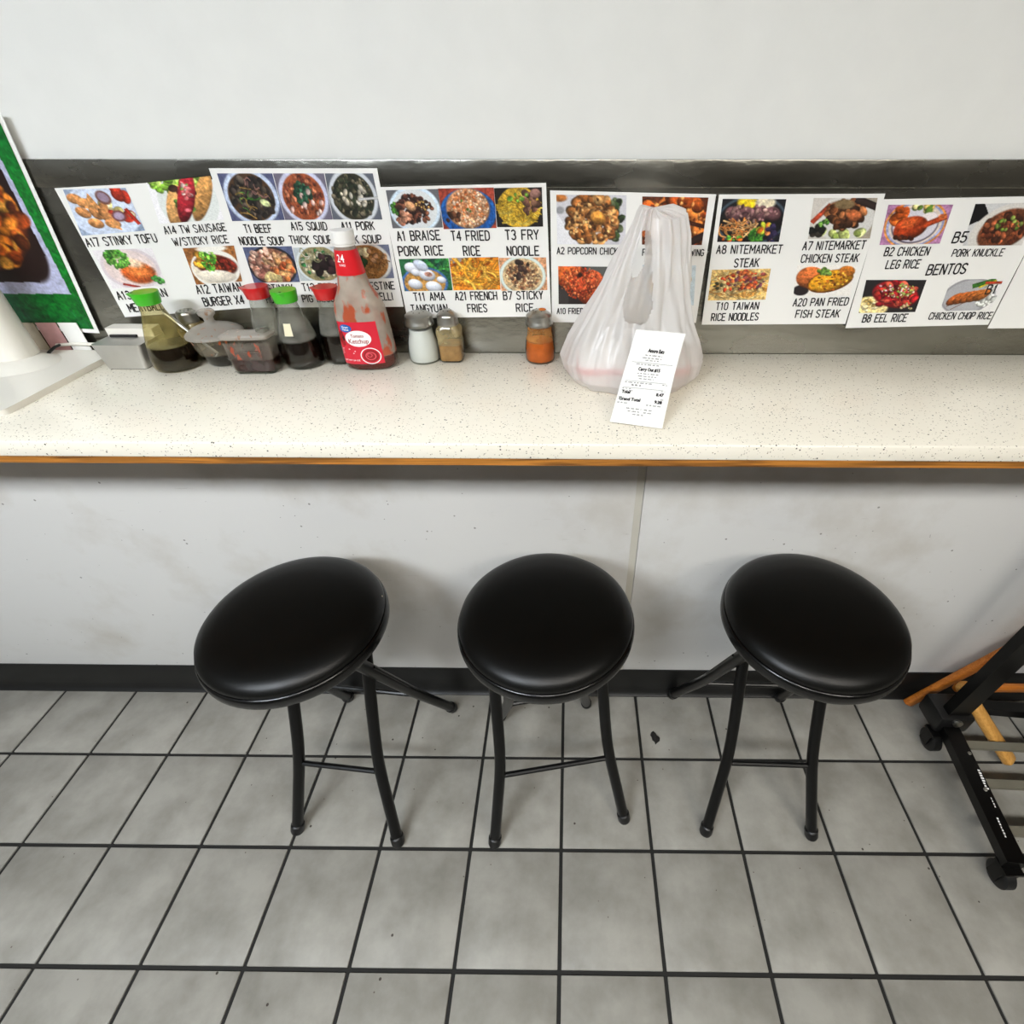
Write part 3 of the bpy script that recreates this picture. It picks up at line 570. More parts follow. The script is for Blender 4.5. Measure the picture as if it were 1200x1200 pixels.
        c.ell(.44,.58,.27,.2,(168,60,26),-.3,.02,.6); c.line(.6,.55,.92,.32,.05,(190,72,34)); c.ell(.4,.45,.14,.09,(206,92,44),-.3,.05); c.ell(.9,.3,.07,.05,(214,110,60)); c.pile(10,.36,.85,.16,.08,(.02,.04),[(80,40,24),(60,30,24)])
    elif k == 'knuckle':
        c = C((206,206,206)); c.poly([(0,.0),(.16,0),(.3,.3),(.0,.5)], (20,20,22)); c.ell(.6,.65,.56,.42,(214,210,204),-.4); c.ell(.62,.62,.44,.32,(110,62,40),-.4,.03,.3); c.pile(40,.6,.6,.34,.34,(.04,.07),[(140,72,44),(96,48,32),(176,96,60),(70,40,30)],.6); c.pile(12,.65,.5,.22,.16,(.02,.04),[(130,150,70),(100,130,50)])
    elif k == 'eel':
        c = C((36,34,36)); c.ell(.2,.8,.3,.2,(236,214,150),.3,.03); c.pile(16,.18,.75,.16,.22,(.02,.04),[(240,226,180),(226,190,110)]); c.ell(.56,.45,.42,.26,(170,26,34),.35,.03,.4); c.pile(36,.56,.46,.36,.38,(.05,.08),[(176,30,36),(206,60,50),(140,20,30),(222,90,70)],.7); c.pile(26,.6,.3,.26,.24,(.012,.025),[(170,190,90),(130,160,70),(226,220,190)]); c.pile(12,.82,.82,.1,.12,(.012,.025),[(150,170,80),(230,200,160)]); c.pile(10,.5,.3,.3,.2,(.012,.02),[(240,200,210)])
    else:      # chop
        c = C((236,234,232)); c.ell(.45,.55,.5,.4,(150,148,152)); c.ell(.45,.55,.46,.36,(176,176,180)); c.pile(30,.8,.55,.16,.34,(.03,.06),[(236,236,230),(220,222,216)]); c.line(.5,.2,.8,.05,.05,(60,120,40)); c.line(.6,.25,.85,.06,.02,(220,200,40)); c.line(.7,.12,.95,.12,.03,(206,70,40))
        for i in range(5): c.ell(.22+.12*i,.62-.03*i,.10,.18,(206-6*i,106,46),.9,.012,.6)
        c.line(.1,.85,.6,.4,.006,(120,54,24)); c.line(.2,.95,.7,.45,.006,(120,54,24))
    return c.out()

def quad_fn(q, off):
    A, B, C_, D_ = q      # TL TR BR BL world points
    def fn(u, v):
        p = (A*(1-u)+B*u)*(1-v)+(D_*(1-u)+C_*u)*v
        return Vector((p.x, p.y-off, p.z))
    return fn
def photo(parent, q, arr, off=.0006, name='food_photo'):
    h, w = arr.shape[:2]; fn = quad_fn(q, off)
    vs = [fn(i/(w-1), j/(h-1)) for j in range(h) for i in range(w)]
    fs = [(j*w+i, (j+1)*w+i, (j+1)*w+i+1, j*w+i+1) for j in range(h-1) for i in range(w-1)]
    me = bpy.data.meshes.new(name); me.from_pydata([tuple(v-Vector(parent.location)) for v in vs], [], fs); me.materials.append(MT['prnt'])
    ca = me.color_attributes.new('print', 'FLOAT_COLOR', 'POINT'); ca.data.foreach_set('color', arr.reshape(-1).astype(np.float32))
    o = bpy.data.objects.new(name, me); COL.link(o); o.parent = parent; return o

def poster(name, label, corners, photos, texts, layer, cat='poster', border=None):
    """corners, photos and text baselines as measured in the photograph, put on the wall plane"""
    y = YS-.0012*layer
    P = [wall_at(*c, YS) if not isinstance(c, Vector) else c for c in corners]
    for p in P: p.y = y
    org = (P[0]+P[1]+P[2]+P[3])/4; root = empty(name, org); tag(root, label, cat, 'laminated menu sheets taped to the steel sheet' if cat == 'poster' else None)
    # sheet with slight thickness and slight waviness
    n = 12; mb = MB(); fn = quad_fn(P, 0)
    vs = []
    for k, off in ((0, 0), (1, .0006)):
        for j in range(n+1):
            for i in range(n+1):
                v = fn(i/n, j/n); vs.append(Vector((v.x, v.y+off, v.z))-org)
    m = (n+1)**2; fs = []
    for j in range(n):
        for i in range(n):
            a = j*(n+1)+i; fs.append((a, a+n+1, a+n+2, a+1)); fs.append((m+a, m+a+1, m+a+n+2, m+a+n+1))
    for i in range(n):
        for a, b_ in ((i, i+1), (n*(n+1)+i+1, n*(n+1)+i), ((i+1)*(n+1), i*(n+1)), (i*(n+1)+n, (i+1)*(n+1)+n)): fs.append((a, b_, m+b_, m+a))
    mb.add(vs, fs).build('sheet', MT['paper'], root, smooth=False)
    for i, (q, kind) in enumerate(photos):
        Q = [wall_at(*c, YS) for c in q]
        for p in Q: p.y = y
        photo(root, Q, dish(kind, layer*31+i*7+3))
    if texts:
        upv = ((P[0]-P[3])+(P[1]-P[2])).normalized()
        for s, xl, yl, xr, yr, ch in texts:
            A = wall_at(xl, yl); B = wall_at(xr, yr); Tp = wall_at((xl+xr)/2, (yl+yr)/2-ch); mid = (A+B)/2
            H = abs((Tp-mid).z)
            for p in (A, B): p.y = y-.0007
            tm = MB(); stroke_text(tm, s, lambda u, v: A*(1-u)+B*u+upv*(H*v)-org, (B-A).length, H)
            tm.build('lettering', MT['ink'], root, smooth=False)
    return root, P, org

poster('menu_poster', 'menu sheet with stinky tofu and sausage photos, leftmost of the white menu sheets',
 [(64.3,220.5),(262,209.3),(311,359.3),(147,371.4)],
 [([(74.8,222),(148,220),(171,270),(97,276)],'tofu'),([(172,214),(247,206),(263,257),(188,262)],'sausage'),([(108.6,293.3),(178.6,290.5),(196,334),(133,338)],'meatball'),([(214.7,290.7),(274.7,287.5),(284.5,329.3),(230.7,333.3)],'burger')],
 [('A17 STINKY TOFU',104,289.8,186.8,284,11),('A14 TW SAUSAGE',194.7,274.7,267.2,270.7,10),('W/STICKY RICE',205.3,288.5,269.9,284.8,10),('A13 TAIWAN',140.1,351.6,198.4,347.6,10.5),('MEATBALL',153.4,366,195,363,10.5),('A12 TAIWAN',232.5,344.8,285.9,341.3,11),('BURGER X4',240.8,359.2,288.5,356,11)], 1)
poster('menu_poster', 'menu sheet with beef noodle soup and squid soup photos, behind the ketchup bottle',
 [(245.7,197),(442.3,197),(473.3,359),(300,360)],
 [([(255.5,203),(320,203),(334.7,257.3),(273.3,258.7)],'beef'),([(321,203),(380.5,203),(390.7,256.8),(335.2,257.3)],'squid'),([(381.5,203),(437.5,203),(448.8,256.8),(391.2,256.8)],'pork'),([(285.3,289.3),(342.7,288),(352.5,329.9),(298.7,330.7)],'hotpot'),([(344,289.9),(398,288.4),(408,327.5),(353.3,328.8)],'leafblood'),([(402,287.5),(456,286),(462.7,325.3),(410,327)],'vermicelli')],
 [('T1 BEEF',288.5,272.8,321.3,272.5,10.5),('NOODLE SOUP',283.2,287.2,336,287.2,10.5),('A15 SQUID',342.7,269.9,385.3,269.9,10.5),('THICK SOUP',341.3,285.9,391.5,285.5,10.5),('A11 PORK',401.3,269.9,440.5,269.3,10.5),('THICK SOUP',397,285.9,448.8,284.8,10.5),('STINKY',315,342,346,341.5,9.5),('HOT POT',314,355,345,354.7,9.5),('T12 PORK',356,341,398,340.6,9.8),('PIG BLOOD',356,353.9,399,353.5,9),('INTESTINE',421.5,340.2,464,338.7,9.8),('VERMICELLI',421,352.4,462.1,351.5,9.8)], 2)
poster('menu_poster', 'menu sheet with fried rice, fry noodle and french fries, above the salt shaker',
 [(446,219),(640,214),(646,370),(478,372)],
 [([(453,222.6),(514,221),(519.6,266),(461,267)],'braise'),([(514,220.6),(579,219.4),(582.4,266.6),(520.6,268)],'friedrice'),([(579.4,220),(635,219),(636.6,265),(583,265.6)],'frynoodle'),([(468,303),(526,302),(531,339.4),(475,340.6)],'tangyuan'),([(526.6,301.6),(584.4,300.6),(587,338.6),(532,339.4)],'fries'),([(585,301.6),(640,301),(641.6,339),(588,340)],'stickyrice')],
 [('A1 BRAISE',466.6,282.4,517.6,281,12.4),('PORK RICE',468.6,300,521.6,299,12.4),('T4 FRIED',529.6,282,575,281.6,12.4),('RICE',543.6,299.6,564.4,299.4,12.4),('T3 FRY',592.4,281,632,280.6,12.6),('NOODLE',594.4,299.4,632.6,299.2,12),('T11 AMA',486,352.4,523,351.4,10.5),('TANGYUAN',483,366,526,365,10),('A21 FRENCH',534,351.4,583.6,350.8,10.5),('FRIES',548.6,365.6,572,365.2,10.3),('B7 STICKY',590,351,637,350,10.5),('RICE',605,365,626,364.6,10.3)], 3)
poster('menu_poster', 'menu sheet with popcorn chicken photo, half hidden behind the white plastic bag',
 [(644.7,222.9),(839,227.5),(815.2,377.8),(647,377)],
 [([(652,227.9),(734,228.4),(732.7,286.2),(653,285.8)],'popcorn'),([(752.5,229.9),(829.8,231.2),(822,286.7),(752,286.2)],'wings'),([(654.2,311.5),(712,312),(708,355.8),(654.7,355.8)],'friedred'),([(752.8,310),(815.2,310.6),(812.4,357.3),(754.7,356.8)],'calamari')],
 [('A2 POPCORN CHICKEN',652.4,297.7,733.6,298.5,8.8),('FRIED CHICKEN WING',752,299.5,824,299.9,8.6),('A10 FRIED CHICKEN',652.4,367.7,712,367.6,7.6),('CALAMARI',784.5,368.7,809.5,368.7,7.4)], 2)
poster('menu_poster', 'menu sheet with two nitemarket steak photos, just right of the white plastic bag',
 [(842,227.5),(1036.3,226.6),(989.6,378.8),(821.8,379.7)],
 [([(846.2,232.6),(920.5,233),(911.7,282.9),(839.6,282.9)],'steakegg'),([(952.4,231.5),(1027,231.5),(1018,278.8),(945.6,279.4)],'chicksteak'),([(833.8,315.5),(902.5,314),(896,350.3),(828.8,351.3)],'ricenoodle'),([(933.3,310),(1003.3,310),(994.2,345.7),(928.5,345.7)],'fish')],
 [('A8 NITEMARKET',838,297.2,915,296.8,11),('STEAK',858.5,313.1,888.2,312.4,11),('A7 NITEMARKET',938.3,293.1,1011.6,291.7,11),('CHICKEN STEAK',936.4,307.6,1003.9,306.7,10.5),('T10 TAIWAN',837.4,362.8,887.8,362.1,9.5),('RICE NOODLES',831.9,375.6,887.5,374.7,9.5),('A20 PAN FRIED',927.3,358.6,992,357.3,10),('FISH STEAK',930,372,981.9,371.4,10)], 3)
v = lambda x, z: Vector((x, YS, z))
poster('menu_poster', 'bentos menu sheet with chicken leg rice and eel rice photos, at the right end',
 [(1034,233.3),v(.728,1.3),v(.7265,1.1066),(990,384)],
 [([(1040,239.7),(1115.8,239.5),(1100,285),(1029.5,286.7)],'legrice'),([(1141.7,238.7),(1213,237),(1196,287),(1126.7,287.5)],'knuckle'),([(1014.2,327.5),(1084.7,327.5),(1071.3,365),(1005.3,366.2)],'eel'),([(1113,327.3),(1176,326),(1160,362.5),(1100,364)],'chop')],
 [('B2 CHICKEN',1033.7,300,1086.3,299.2,11),('LEG RICE',1035.5,315,1075.5,314.2,11),('B5',1112.8,285,1130,284.2,14),('PORK KNUCKLE',1112.8,300.8,1173,300,9.5),('BENTOS',1082.5,322.5,1129.2,320.8,13.5),('B8 EEL RICE',1008.3,377.5,1060.5,376.7,10),('B1',1151.7,344.7,1164.2,344.2,12),('CHICKEN CHOP RICE',1085.8,374.2,1159.2,373.7,9)], 2)
poster('menu_poster', 'blank corner of a further white menu sheet at the far right edge of the steel',
 [v(.728,1.295),v(.975,1.297),v(.975,1.102),v(.728,1.1006)], [], [], 3)

# green poster on the left
def green_art():
    c = Cv(200, 216, (14,96,40), 5)
    c.ell(.7,.45,.3,.4,(22,124,40),.4,.3); c.ell(.3,.9,.4,.2,(10,70,44),0,.3); c.ell(.9,.8,.2,.2,(10,104,30),0,.3)
    c.poly([(.0,.10),(.91,.10),(.955,.80),(.0,.84)], (176,178,206)); c.poly([(.0,.12),(.885,.12),(.91,.60),(.0,.60)], (34,20,18)); c.poly([(.0,.5),(.80,.5),(.80,.745),(.0,.775)], (34,20,18)); c.ell(.80,.60,.108,.155,(34,20,18));   c.ell(.44,.42,.44,.31,(80,36,20))
    c.pile(150,.46,.42,.40,.27,(.03,.06),[(176,84,30),(130,54,20),(206,120,40),(80,36,18),(214,150,60)],.6)
    for i in range(14): 
        x = c.r.uniform(.1,1); y = c.r.uniform(.82,1); c.line(x,y,x+.03,y+.08,.006,(40,110,76),0,.5)
    return c.out()
G = [v(-1.10,1.412),v(-.812,1.40),v(-.8499,1.0861),v(-1.135,1.100)]
gp, P, org = poster('food_poster', 'glossy green poster with a tray of brown stew, curling at the far left', [p.copy() for p in G], [], [], 2)
ins = [Vector((p.x, p.y, p.z)) for p in P]
cen = sum(ins, Vector())/4
ins = [cen+(p-cen)*.955 for p in ins]
photo(gp, ins, green_art(), name='printed_picture')

# ------------------------------------------------------------------ stools
def stool(cx, cy, rot, yin, yout, label, lz=(.30,.50)):
    t = empty('bar_stool', (cx, cy, 0), rot); tag(t, label, 'stool', 'folding stools along the counter')
    R = .1735; KR = .982
    ZS = .047
    pad = [(0,.6195),(.06,.619),(.10,.618),(.128,.6155),(.147,.611),(.159,.605),(.1665,.597),(.169,.590),(.1675,.5865)]
    MB().lathe([(a*KR, z+ZS) for a, z in pad[::-1]], 72, cap=False).build('seat', MT['vinyl'], t, angle=60)
    rm = [(0,.557),(.150,.557),(.164,.5575),(.1705,.560),(.1728,.565),(.1735,.573),(.1728,.580),(.1705,.5845),(.1675,.586),(.165,.585)]
    MB().lathe([(a*KR, z+ZS) for a, z in rm], 72, cap=False).build('seat_rim', MT['rim'], t, angle=60)
    r = .0127
    def leg(sx, foot, top, prof):
        pts = []
        n = 22
        for i in range(n+1):
            z = .006+(.619-.006)*i/n; x = np.interp(z, [a for a, _ in prof], [b_ for _, b_ in prof])
            pts.append(Vector((sx*x, foot+(top-foot)*(z/.619), z)))
        for _ in range(2):
            q = pts[:]
            for i in range(1, n): pts[i] = (q[i-1]+q[i]*2+q[i+1])/4
        l = MB().tube(pts, r, 14).build('leg', MT['blackmetal'], t, angle=50)
        d = (pts[2]-pts[0]).normalized()
        MB().tube([pts[0]-d*.004, pts[0]+d*.002, pts[0]+d*.02, pts[0]+d*.023], [.0134,.0155,.0155,.0131], 14).build('rubber_foot', MT['blkplastic'], l)
        return pts
    outer = [(0,.162),(.17,.134),(.215,.126),(.27,.1215),(.38,.118),(.619,.112)]
    inner = [(0,.129),(.17,.103),(.215,.096),(.27,.093),(.38,.091),(.619,.088)]
    so, si = [leg(s, yout, -.055, outer) for s in (-1, 1)], [leg(s, yin, .085, inner) for s in (-1, 1)]
    at = lambda P, z: min(P, key=lambda p: abs(p.z-z))
    for P in (so, si):
        a, b_ = at(P[0], .19), at(P[1], .19)
        MB().tube([a, b_], .0062, 10).build('stretcher', MT['blackmetal'], t)
    for P in (so, si): MB().tube([P[0][-1]+Vector((0,0,-.004)), P[1][-1]+Vector((0,0,-.004))], .009, 10).build('top_bar', MT['blackmetal'], t)
    for i, s in enumerate((-1, 1)):        # pivot pins and the flat folding link on the outer frame
        zc = .619*(yout-yin)/((yout+.055)+(.085-yin)); yc = yout+(-.055-yout)*zc/.619
        MB().tube([Vector((s*.124, yc, zc)), Vector((s*.084, yc, zc))], .0045, 10).build('pivot_pin', MT['blackmetal'], t)
        p, q = at(so[i], lz[0]), at(so[i], lz[1])
        m_ = MB(); d = (q-p).normalized()
        for dx in (-.0125, .0125): m_.tube([p+Vector((dx,.004,0)), q+Vector((dx,.004,0))], [.0028,.0032], 6)
        m_.build('folding_link', MT['blackmetal'], t)
    return t
s1 = stool(-.525, .617, radians(-5.4), -.153, .205, 'black folding stool standing leftmost under the condiment bottles')
MB().lathe([(0,0),(.0022,0),(.0018,.0006),(0,.0008)], 7, sx=.6, M=Matrix.Translation((.1655*.982*cos(.42),.1655*.982*sin(.42),.5985+.047)) @ Matrix.Rotation(.42, 4, 'Z') @ Matrix.Rotation(.9, 4, 'Y')).build('chip', MT['tan'], s1)
stool(-.046, .632, radians(190), -.172, .152, 'middle black folding stool, its front stretcher slanting up to the right', (.48, .60))
stool(.467, .637, radians(-1.2), -.156, .217, 'right hand black folding stool beside the black cart')

# ------------------------------------------------------------------ bottles and shakers
def lab(t, s): t['label'] = s
def soy_bottle(x, y, capm, label, fill=.040, rz=0, sticker=False, amber=True, R=.034):
    t = empty('sauce_bottle', (x, y, HC), rz); tag(t, label, 'bottle', 'soy sauce bottles in a row on the counter')
    pr = [(.0,.0006),(.034,.0006),(.0385,.003),(.0400,.010),(.0392,.022),(.0362,.036),(.0315,.052),(.0262,.068),(.0208,.082),(.0168,.094),(.0152,.103),(.0150,.108)]
    pr = [(a*np.interp(z, [0, .03, .09], [R/.04, R/.04, 1]), z) for a, z in pr]
    MB().lathe(pr, 44, cap=False).build('glass_body', glass_mat('sauce_glass', (244,240,216), (206,196,156), hazecol=(206,190,120), haze=.20, zlev=fill) if amber else glass_mat('sauce_glass', (244,245,240), (196,198,190), hazecol=(206,204,192), haze=.17, zlev=fill), t, angle=60)
    rr = lambda z: np.interp(z, [b_ for a, b_ in pr[1:]], [a for a, b_ in pr[1:]])-.0022
    lp = [(0,.004)]+[(rr(z), z) for z in np.linspace(.004, fill, 9)]+[(0, fill)]
    MB().lathe(lp, 40, cap=False).build('sauce', MT['soy'], t, angle=60)
    c = MB().lathe([(.0160,.1055),(.0175,.1062),(.0192,.115),(.0200,.122),(.0196,.1242),(0,.1245)], 36, cap=False)
    # pouring spout lip
    c.add([Vector(p) for p in ((-.012,-.014,.1235),(.012,-.014,.1235),(0,-.0245,.1238),(-.009,-.015,.114),(.009,-.015,.114),(0,-.0200,.118))], [(0,1,2),(3,5,4),(0,2,5,3),(2,1,4,5)])
    cap = c.build('cap', capm, t, angle=50)
    MB().lathe([(0,.1247),(.0022,.1247),(.0022,.1252),(0,.1252)], 10, c=(0,-.016,-.0008)).build('pour_hole', MT['ink'], cap)
    if sticker:
        m_ = MB(); vs = []
        for j in range(2):
            for i in range(6):
                a = -pi/2-.42+.5*i/5; z = .058+.019*j; R = rr(z)+.0031; vs.append((R*cos(a), R*sin(a), z))
        m_.add(vs, [(i, i+1, 7+i, 6+i) for i in range(5)]).build('sticker', MT['sticker'], t)
    return t
soy_bottle(-.682, .832, MT['greencap'], 'green capped sauce bottle farthest left, beside the silver card holder', .040, radians(-60), R=.0365)
soy_bottle(-.522, .8665, MT['redcap'], 'red capped sauce bottle behind the square glass sauce box', .034, radians(-70), amber=False, R=.028)
soy_bottle(-.4655, .845, MT['greencap'], 'green capped sauce bottle with a small cream sticker, between the two red capped ones', .046, radians(10), sticker=True, amber=False, R=.0335)
soy_bottle(-.406, .865, MT['redcap'], 'red capped sauce bottle partly hidden behind the ketchup bottle', .050, radians(-80), amber=False, R=.030)

def shaker(x, y, label, body, content, fill, square=False, h=.086, rad=.0272, capc='chrome', top=None, rz=0):
    t = empty('shaker', (x, y, HC), rz); tag(t, label, 'shaker', None)
    if square: pr = [(0,.0006),(rad*.9,.0006),(rad,.004),(rad,.030),(rad*.93,.040),(rad,.050),(rad*.97,.056),(rad*.72,.062),(rad*.66,.067)]; pw = 5; n = 48
    else: pr = [(0,.0006),(rad*.93,.0006),(rad,.005),(rad*1.0,.022),(rad*.93,.036),(rad*.78,.050),(rad*.76,.066)]; pw = 2; n = 40
    MB().lathe(pr, n, power=pw, cap=False).build('glass_body', glass_mat('shaker_glass', hazecol=body, haze=.42, zlev=fill) if isinstance(body, tuple) else body, t, angle=60)
    rr = lambda z: np.interp(z, [b_ for a, b_ in pr[1:]], [a for a, b_ in pr[1:]])-.0018
    MB().lathe([(0,.0035)]+[(rr(z), z) for z in np.linspace(.0035, fill, 10)]+[(0, fill)], n, power=pw, cap=False).build('contents', content, t, angle=60)
    rc = rad*.86 if not square else rad*.84
    cp = MB().lathe([(rc,.062),(rc*1.04,.063),(rc*1.04,.067),(rc,.0685),(rc,.075),(rc*.97,.0785),(rc*.8,.0815),(rc*.5,h-.0025),(0,h-.001)], 36, cap=False).build('cap', MT['chrome'], t, angle=40)
    hb = MB()
    for k in range(7):
        a = k*pi/3; q = 0 if k == 6 else rc*.42
        hb.lathe([(0,0),(.0011,0),(.0011,.0006),(0,.0006)], 8, c=(q*cos(a), q*sin(a), h-.0018-(.0007 if k < 6 else 0)))
    hb.build('holes', MT['ink'], cp)
    if top: 
        MB().lathe([(0,h-.0006),(.005,h-.0009),(.0068,h-.0020)], 18, c=(.0055,.002,.0004), cap=False).build('powder_on_cap', top, cp)
    return t
shaker(-.2607, .866, 'round glass shaker full of white salt with a dented steel cap', MT['glass'], MT['salt'], .056)
shaker(-.2125, .869, 'square glass pepper shaker standing right beside the salt', (190,172,128), MT['pepper'], .030, square=True, rad=.0208, h=.088)
shaker(-.0559, .868, 'glass shaker of orange chili powder standing alone left of the plastic bag', (206,146,84), MT['chili'], .036, top=MT['chilired'], h=.0885, rad=.0262)
shaker(-.664, .8765, 'dusty square pepper shaker tucked behind the leftmost green capped bottle', (190,172,128), MT['pepdust'], .034, square=True, rad=.0185, h=.084)

# glass bowl with lid and spoon
t = empty('condiment_bowl', (-.610, .851, HC)); tag(t, 'round lidded glass condiment bowl with dark sauce and chili smears', 'bowl')
pr = [(0,.0006),(.022,.0006),(.026,.003),(.031,.014),(.0365,.030),(.0395,.044),(.0405,.049)]
MB().lathe(pr, 44, cap=False).build('glass_body', glass_mat('bowl_glass', smear=(178,80,26), thr=.585, haze=.14, smear_scale=70, zlev=.022, hazecol=(210,196,170)), t, angle=60)
rr = lambda z: np.interp(z, [b_ for a, b_ in pr[1:]], [a for a, b_ in pr[1:]])-.0018
MB().lathe([(0,.0035)]+[(rr(z), z) for z in np.linspace(.0035, .022, 8)]+[(0,.022)], 40, cap=False).build('sauce', MT['soy'], t, angle=60)
MB().lathe([(.0425,.0495),(.0445,.0505),(.0445,.0535),(.041,.0565),(.033,.0615),(.022,.0655),(.012,.068),(.0075,.072),(.0075,.078),(.0125,.083),(.0132,.087),(.0105,.0905),(0,.0912)], 44, cap=False).build('lid', MT['glasschili'], t, angle=60)
# spoon
def loc(px, py, y): return wall_at(px, py, y)
sp0 = Vector((-.700+.619+.0, .0, 0))
s = empty('spoon', (-.610, .851, HC)); tag(s, 'clear handled spoon resting in the round glass bowl, its end pointing up left', 'spoon')
MB().tube([(.006,-.006,.012),(-.008,-.010,.034),(-.030,-.012,.0585),(-.052,-.006,.078),(-.0655,0,.0875)], [.0028,.0026,.0028,.0034,.0030], 8).build('handle', MT['glass'], s) if False else None
MB().tube([(.010,-.012,.010),(-.012,-.014,.034),(-.036,-.012,.060),(-.056,-.006,.077),(-.070,-.002,.0875)], [.0022,.0022,.0026,.0032,.0030], 10).build('handle', MT['chrome'], s)
MB().lathe([(0,-.004),(.006,-.003),(.010,0),(.0115,.002),(.009,.0015),(0,-.002)], 20, c=(.013,-.012,.012), sx=1.2, cap=False).build('spoon_bowl', MT['chrome'], s)

# square sauce box
t = empty('sauce_box', (-.5330, .8155, HC), radians(3)); tag(t, 'square glass sauce box with chili smears and a loose glass lid', 'container')
q = MB(); w_, d_, hh = .0375, .0195, .054
sec = [(.92,.0),(1,.004),(1.10,hh)]
def rsq(mb, secs, w_, d_, n=48, pw=7):
    return mb.lathe([(a, z) for a, z in secs], n, sx=w_, sy=d_, power=pw, cap=False)
rsq(q, [(0,.0006),(.86,.0006),(.92,.004),(.97,.03),(1.0,hh)], w_, d_).build('glass_body', glass_mat('box_glass', smear=(146,62,34), thr=.60, haze=.13, smear_scale=60, zlev=.025, hazecol=(206,190,176)), t, angle=60)
rsq(MB(), [(0,.005),(.86,.005),(.90,.010),(.92,.024),(0,.024)], w_, d_).build('sauce', MT['darksauce'], t, angle=60)
L_ = MB(); Mx = Matrix.Translation((0,.0,hh+.003)) @ Matrix.Rotation(radians(-4), 4, 'X')
L_.lathe([(0,0),(.98,0),(1.04,.002),(1.04,.006),(.95,.008),(.6,.010),(0,.0105)], 48, sx=w_, sy=d_, power=7, M=Mx, cap=False)
lid = L_.build('lid', MT['glasschili'], t, angle=50)
k_ = MB(); k_.box((.020,-.010,.006),(.034,.012,.016), M=Mx, bev=.003); k_.build('lid_grip', MT['glass'], lid)

# ketchup
t = empty('ketchup_bottle', (-.3460, .840, HC), radians(6)); tag(t, 'nearly empty ketchup bottle with red label and white cap', 'bottle')
kp = [(0,.0008),(.036,.0008),(.0415,.004),(.0435,.012),(.0432,.03),(.0418,.06),(.0405,.085),(.0395,.098),(.036,.110),(.030,.122),(.0245,.134),(.0215,.148),(.0190,.165),(.0165,.182),(.0150,.190)]
SY = .66
def kfn(a, z, off=0):
    R = np.interp(z, [b_ for _, b_ in kp[1:]], [a_ for a_, _ in kp[1:]]); k = SY+(1-SY)*np.interp(z, [.10, .15], [0, 1])
    q = (abs(cos(a))**2.6+abs(sin(a))**2.6)**(-1/2.6) if z < .12 else 1
    return Vector(((R*q)*cos(a), (R*q)*k*sin(a), z))+Vector((cos(a), sin(a), 0))*off
def ksurf(zs, off, n=48, a0=0, a1=2*pi):
    vs = [kfn(a0+(a1-a0)*i/n, z, off) for z in zs for i in range(n+1)]
    return MB().add(vs, [(j*(n+1)+i, j*(n+1)+i+1, (j+1)*(n+1)+i+1, (j+1)*(n+1)+i) for j in range(len(zs)-1) for i in range(n)])
ksurf([.0008,.004,.012,.02,.03,.045,.06,.075,.085,.092,.098,.104,.11,.116,.122,.128,.134,.141,.148,.156,.165,.174,.182,.190], 0).build('bottle_body', MT['squeeze'], t, angle=60)
kk = ksurf([.002,.006,.012,.018,.024], -.0016)
kk.add([(0,0,.0245)]+[kfn(2*pi*i/48, .024, -.0016)+Vector((0,0,.004*sin(i*.4))) for i in range(49)], [(0, i+1, i+2) for i in range(48)])
kk.build('ketchup', MT['ketchup'], t, angle=60)
ksurf([.151,.158,.165,.172,.179,.1855], .0008).build('neck_band', MT['redband'], t, angle=60)
MB().lathe([(.0160,.190),(.0162,.1925),(.0172,.1935),(.0178,.208),(.0170,.2110),(0,.2118)], 40, cap=False).build('cap', MT['whitecap'], t, angle=40)
A0, A1, Z0, Z1 = -pi/2-.98, -pi/2+.62, .014, .083
lb = ksurf(list(np.linspace(Z0, Z1, 9)), .0007, 30, A0, A1).build('front_label', MT['rlabel'], t)
def lfn(u, v_, off=.0011): return kfn(A0+(A1-A0)*u, Z0+(Z1-Z0)*v_, off)
def ldisc(mb, u, v_, ru, rv, off, n=28, inner=0):
    if inner:
        mb.add([lfn(u+ru*f*cos(a), v_+rv*f*sin(a), off) for a in [2*pi*i/n for i in range(n)] for f in (1, inner)], [(2*i, 2*((i+1) % n), 2*((i+1) % n)+1, 2*i+1) for i in range(n)])
    else: 
        for f0, f1 in ((1,.5),): 
            mb.add([lfn(u, v_, off)]+[lfn(u+ru*f*cos(2*pi*i/n), v_+rv*f*sin(2*pi*i/n), off) for f in (.5, 1) for i in range(n)], [(0, 1+i, 1+(i+1) % n) for i in range(n)]+[(1+i, 1+n+i, 1+n+(i+1) % n, 1+(i+1) % n) for i in range(n)])
    return mb
d_m = MB(); d_m.add([lfn(u, v_, .0009) for u, v_ in ((0,1),(0,.55),(.13,.45),(.2,.6),(.14,.8),(.32,1))], [(0,1,2,3,4,5)]); d_m.build('dark_print', MT['dkprint'], lb)
tm = MB(); [ldisc(tm, u, v_, .06, .07, .0011) for u, v_ in ((.10,.70),(.14,.50),(.08,.58))]; tm.build('tomato_print', MT['dred'], lb)
ldisc(MB(), .52, .62, .30, .19, .0012).build('white_oval', MT['white'], lb)
ldisc(MB(), .27, .86, .15, .09, .0014).build('blue_emblem', MT['blue'], lb)
ldisc(MB(), .72, .20, .23, .20, .0012, inner=.90).build('white_ring', MT['white'], lb)
ldisc(MB(), .72, .20, .17, .15, .0013).build('sauce_print', MT['dred'], lb)
x_ = MB(); ldisc(x_, .72, .20, .12, .10, .0015, inner=.80); ldisc(x_, .70, .22, .06, .05, .0015, inner=.7); x_.build('sauce_swirl', pm('pink_swirl', (226,90,100), .4), lb)
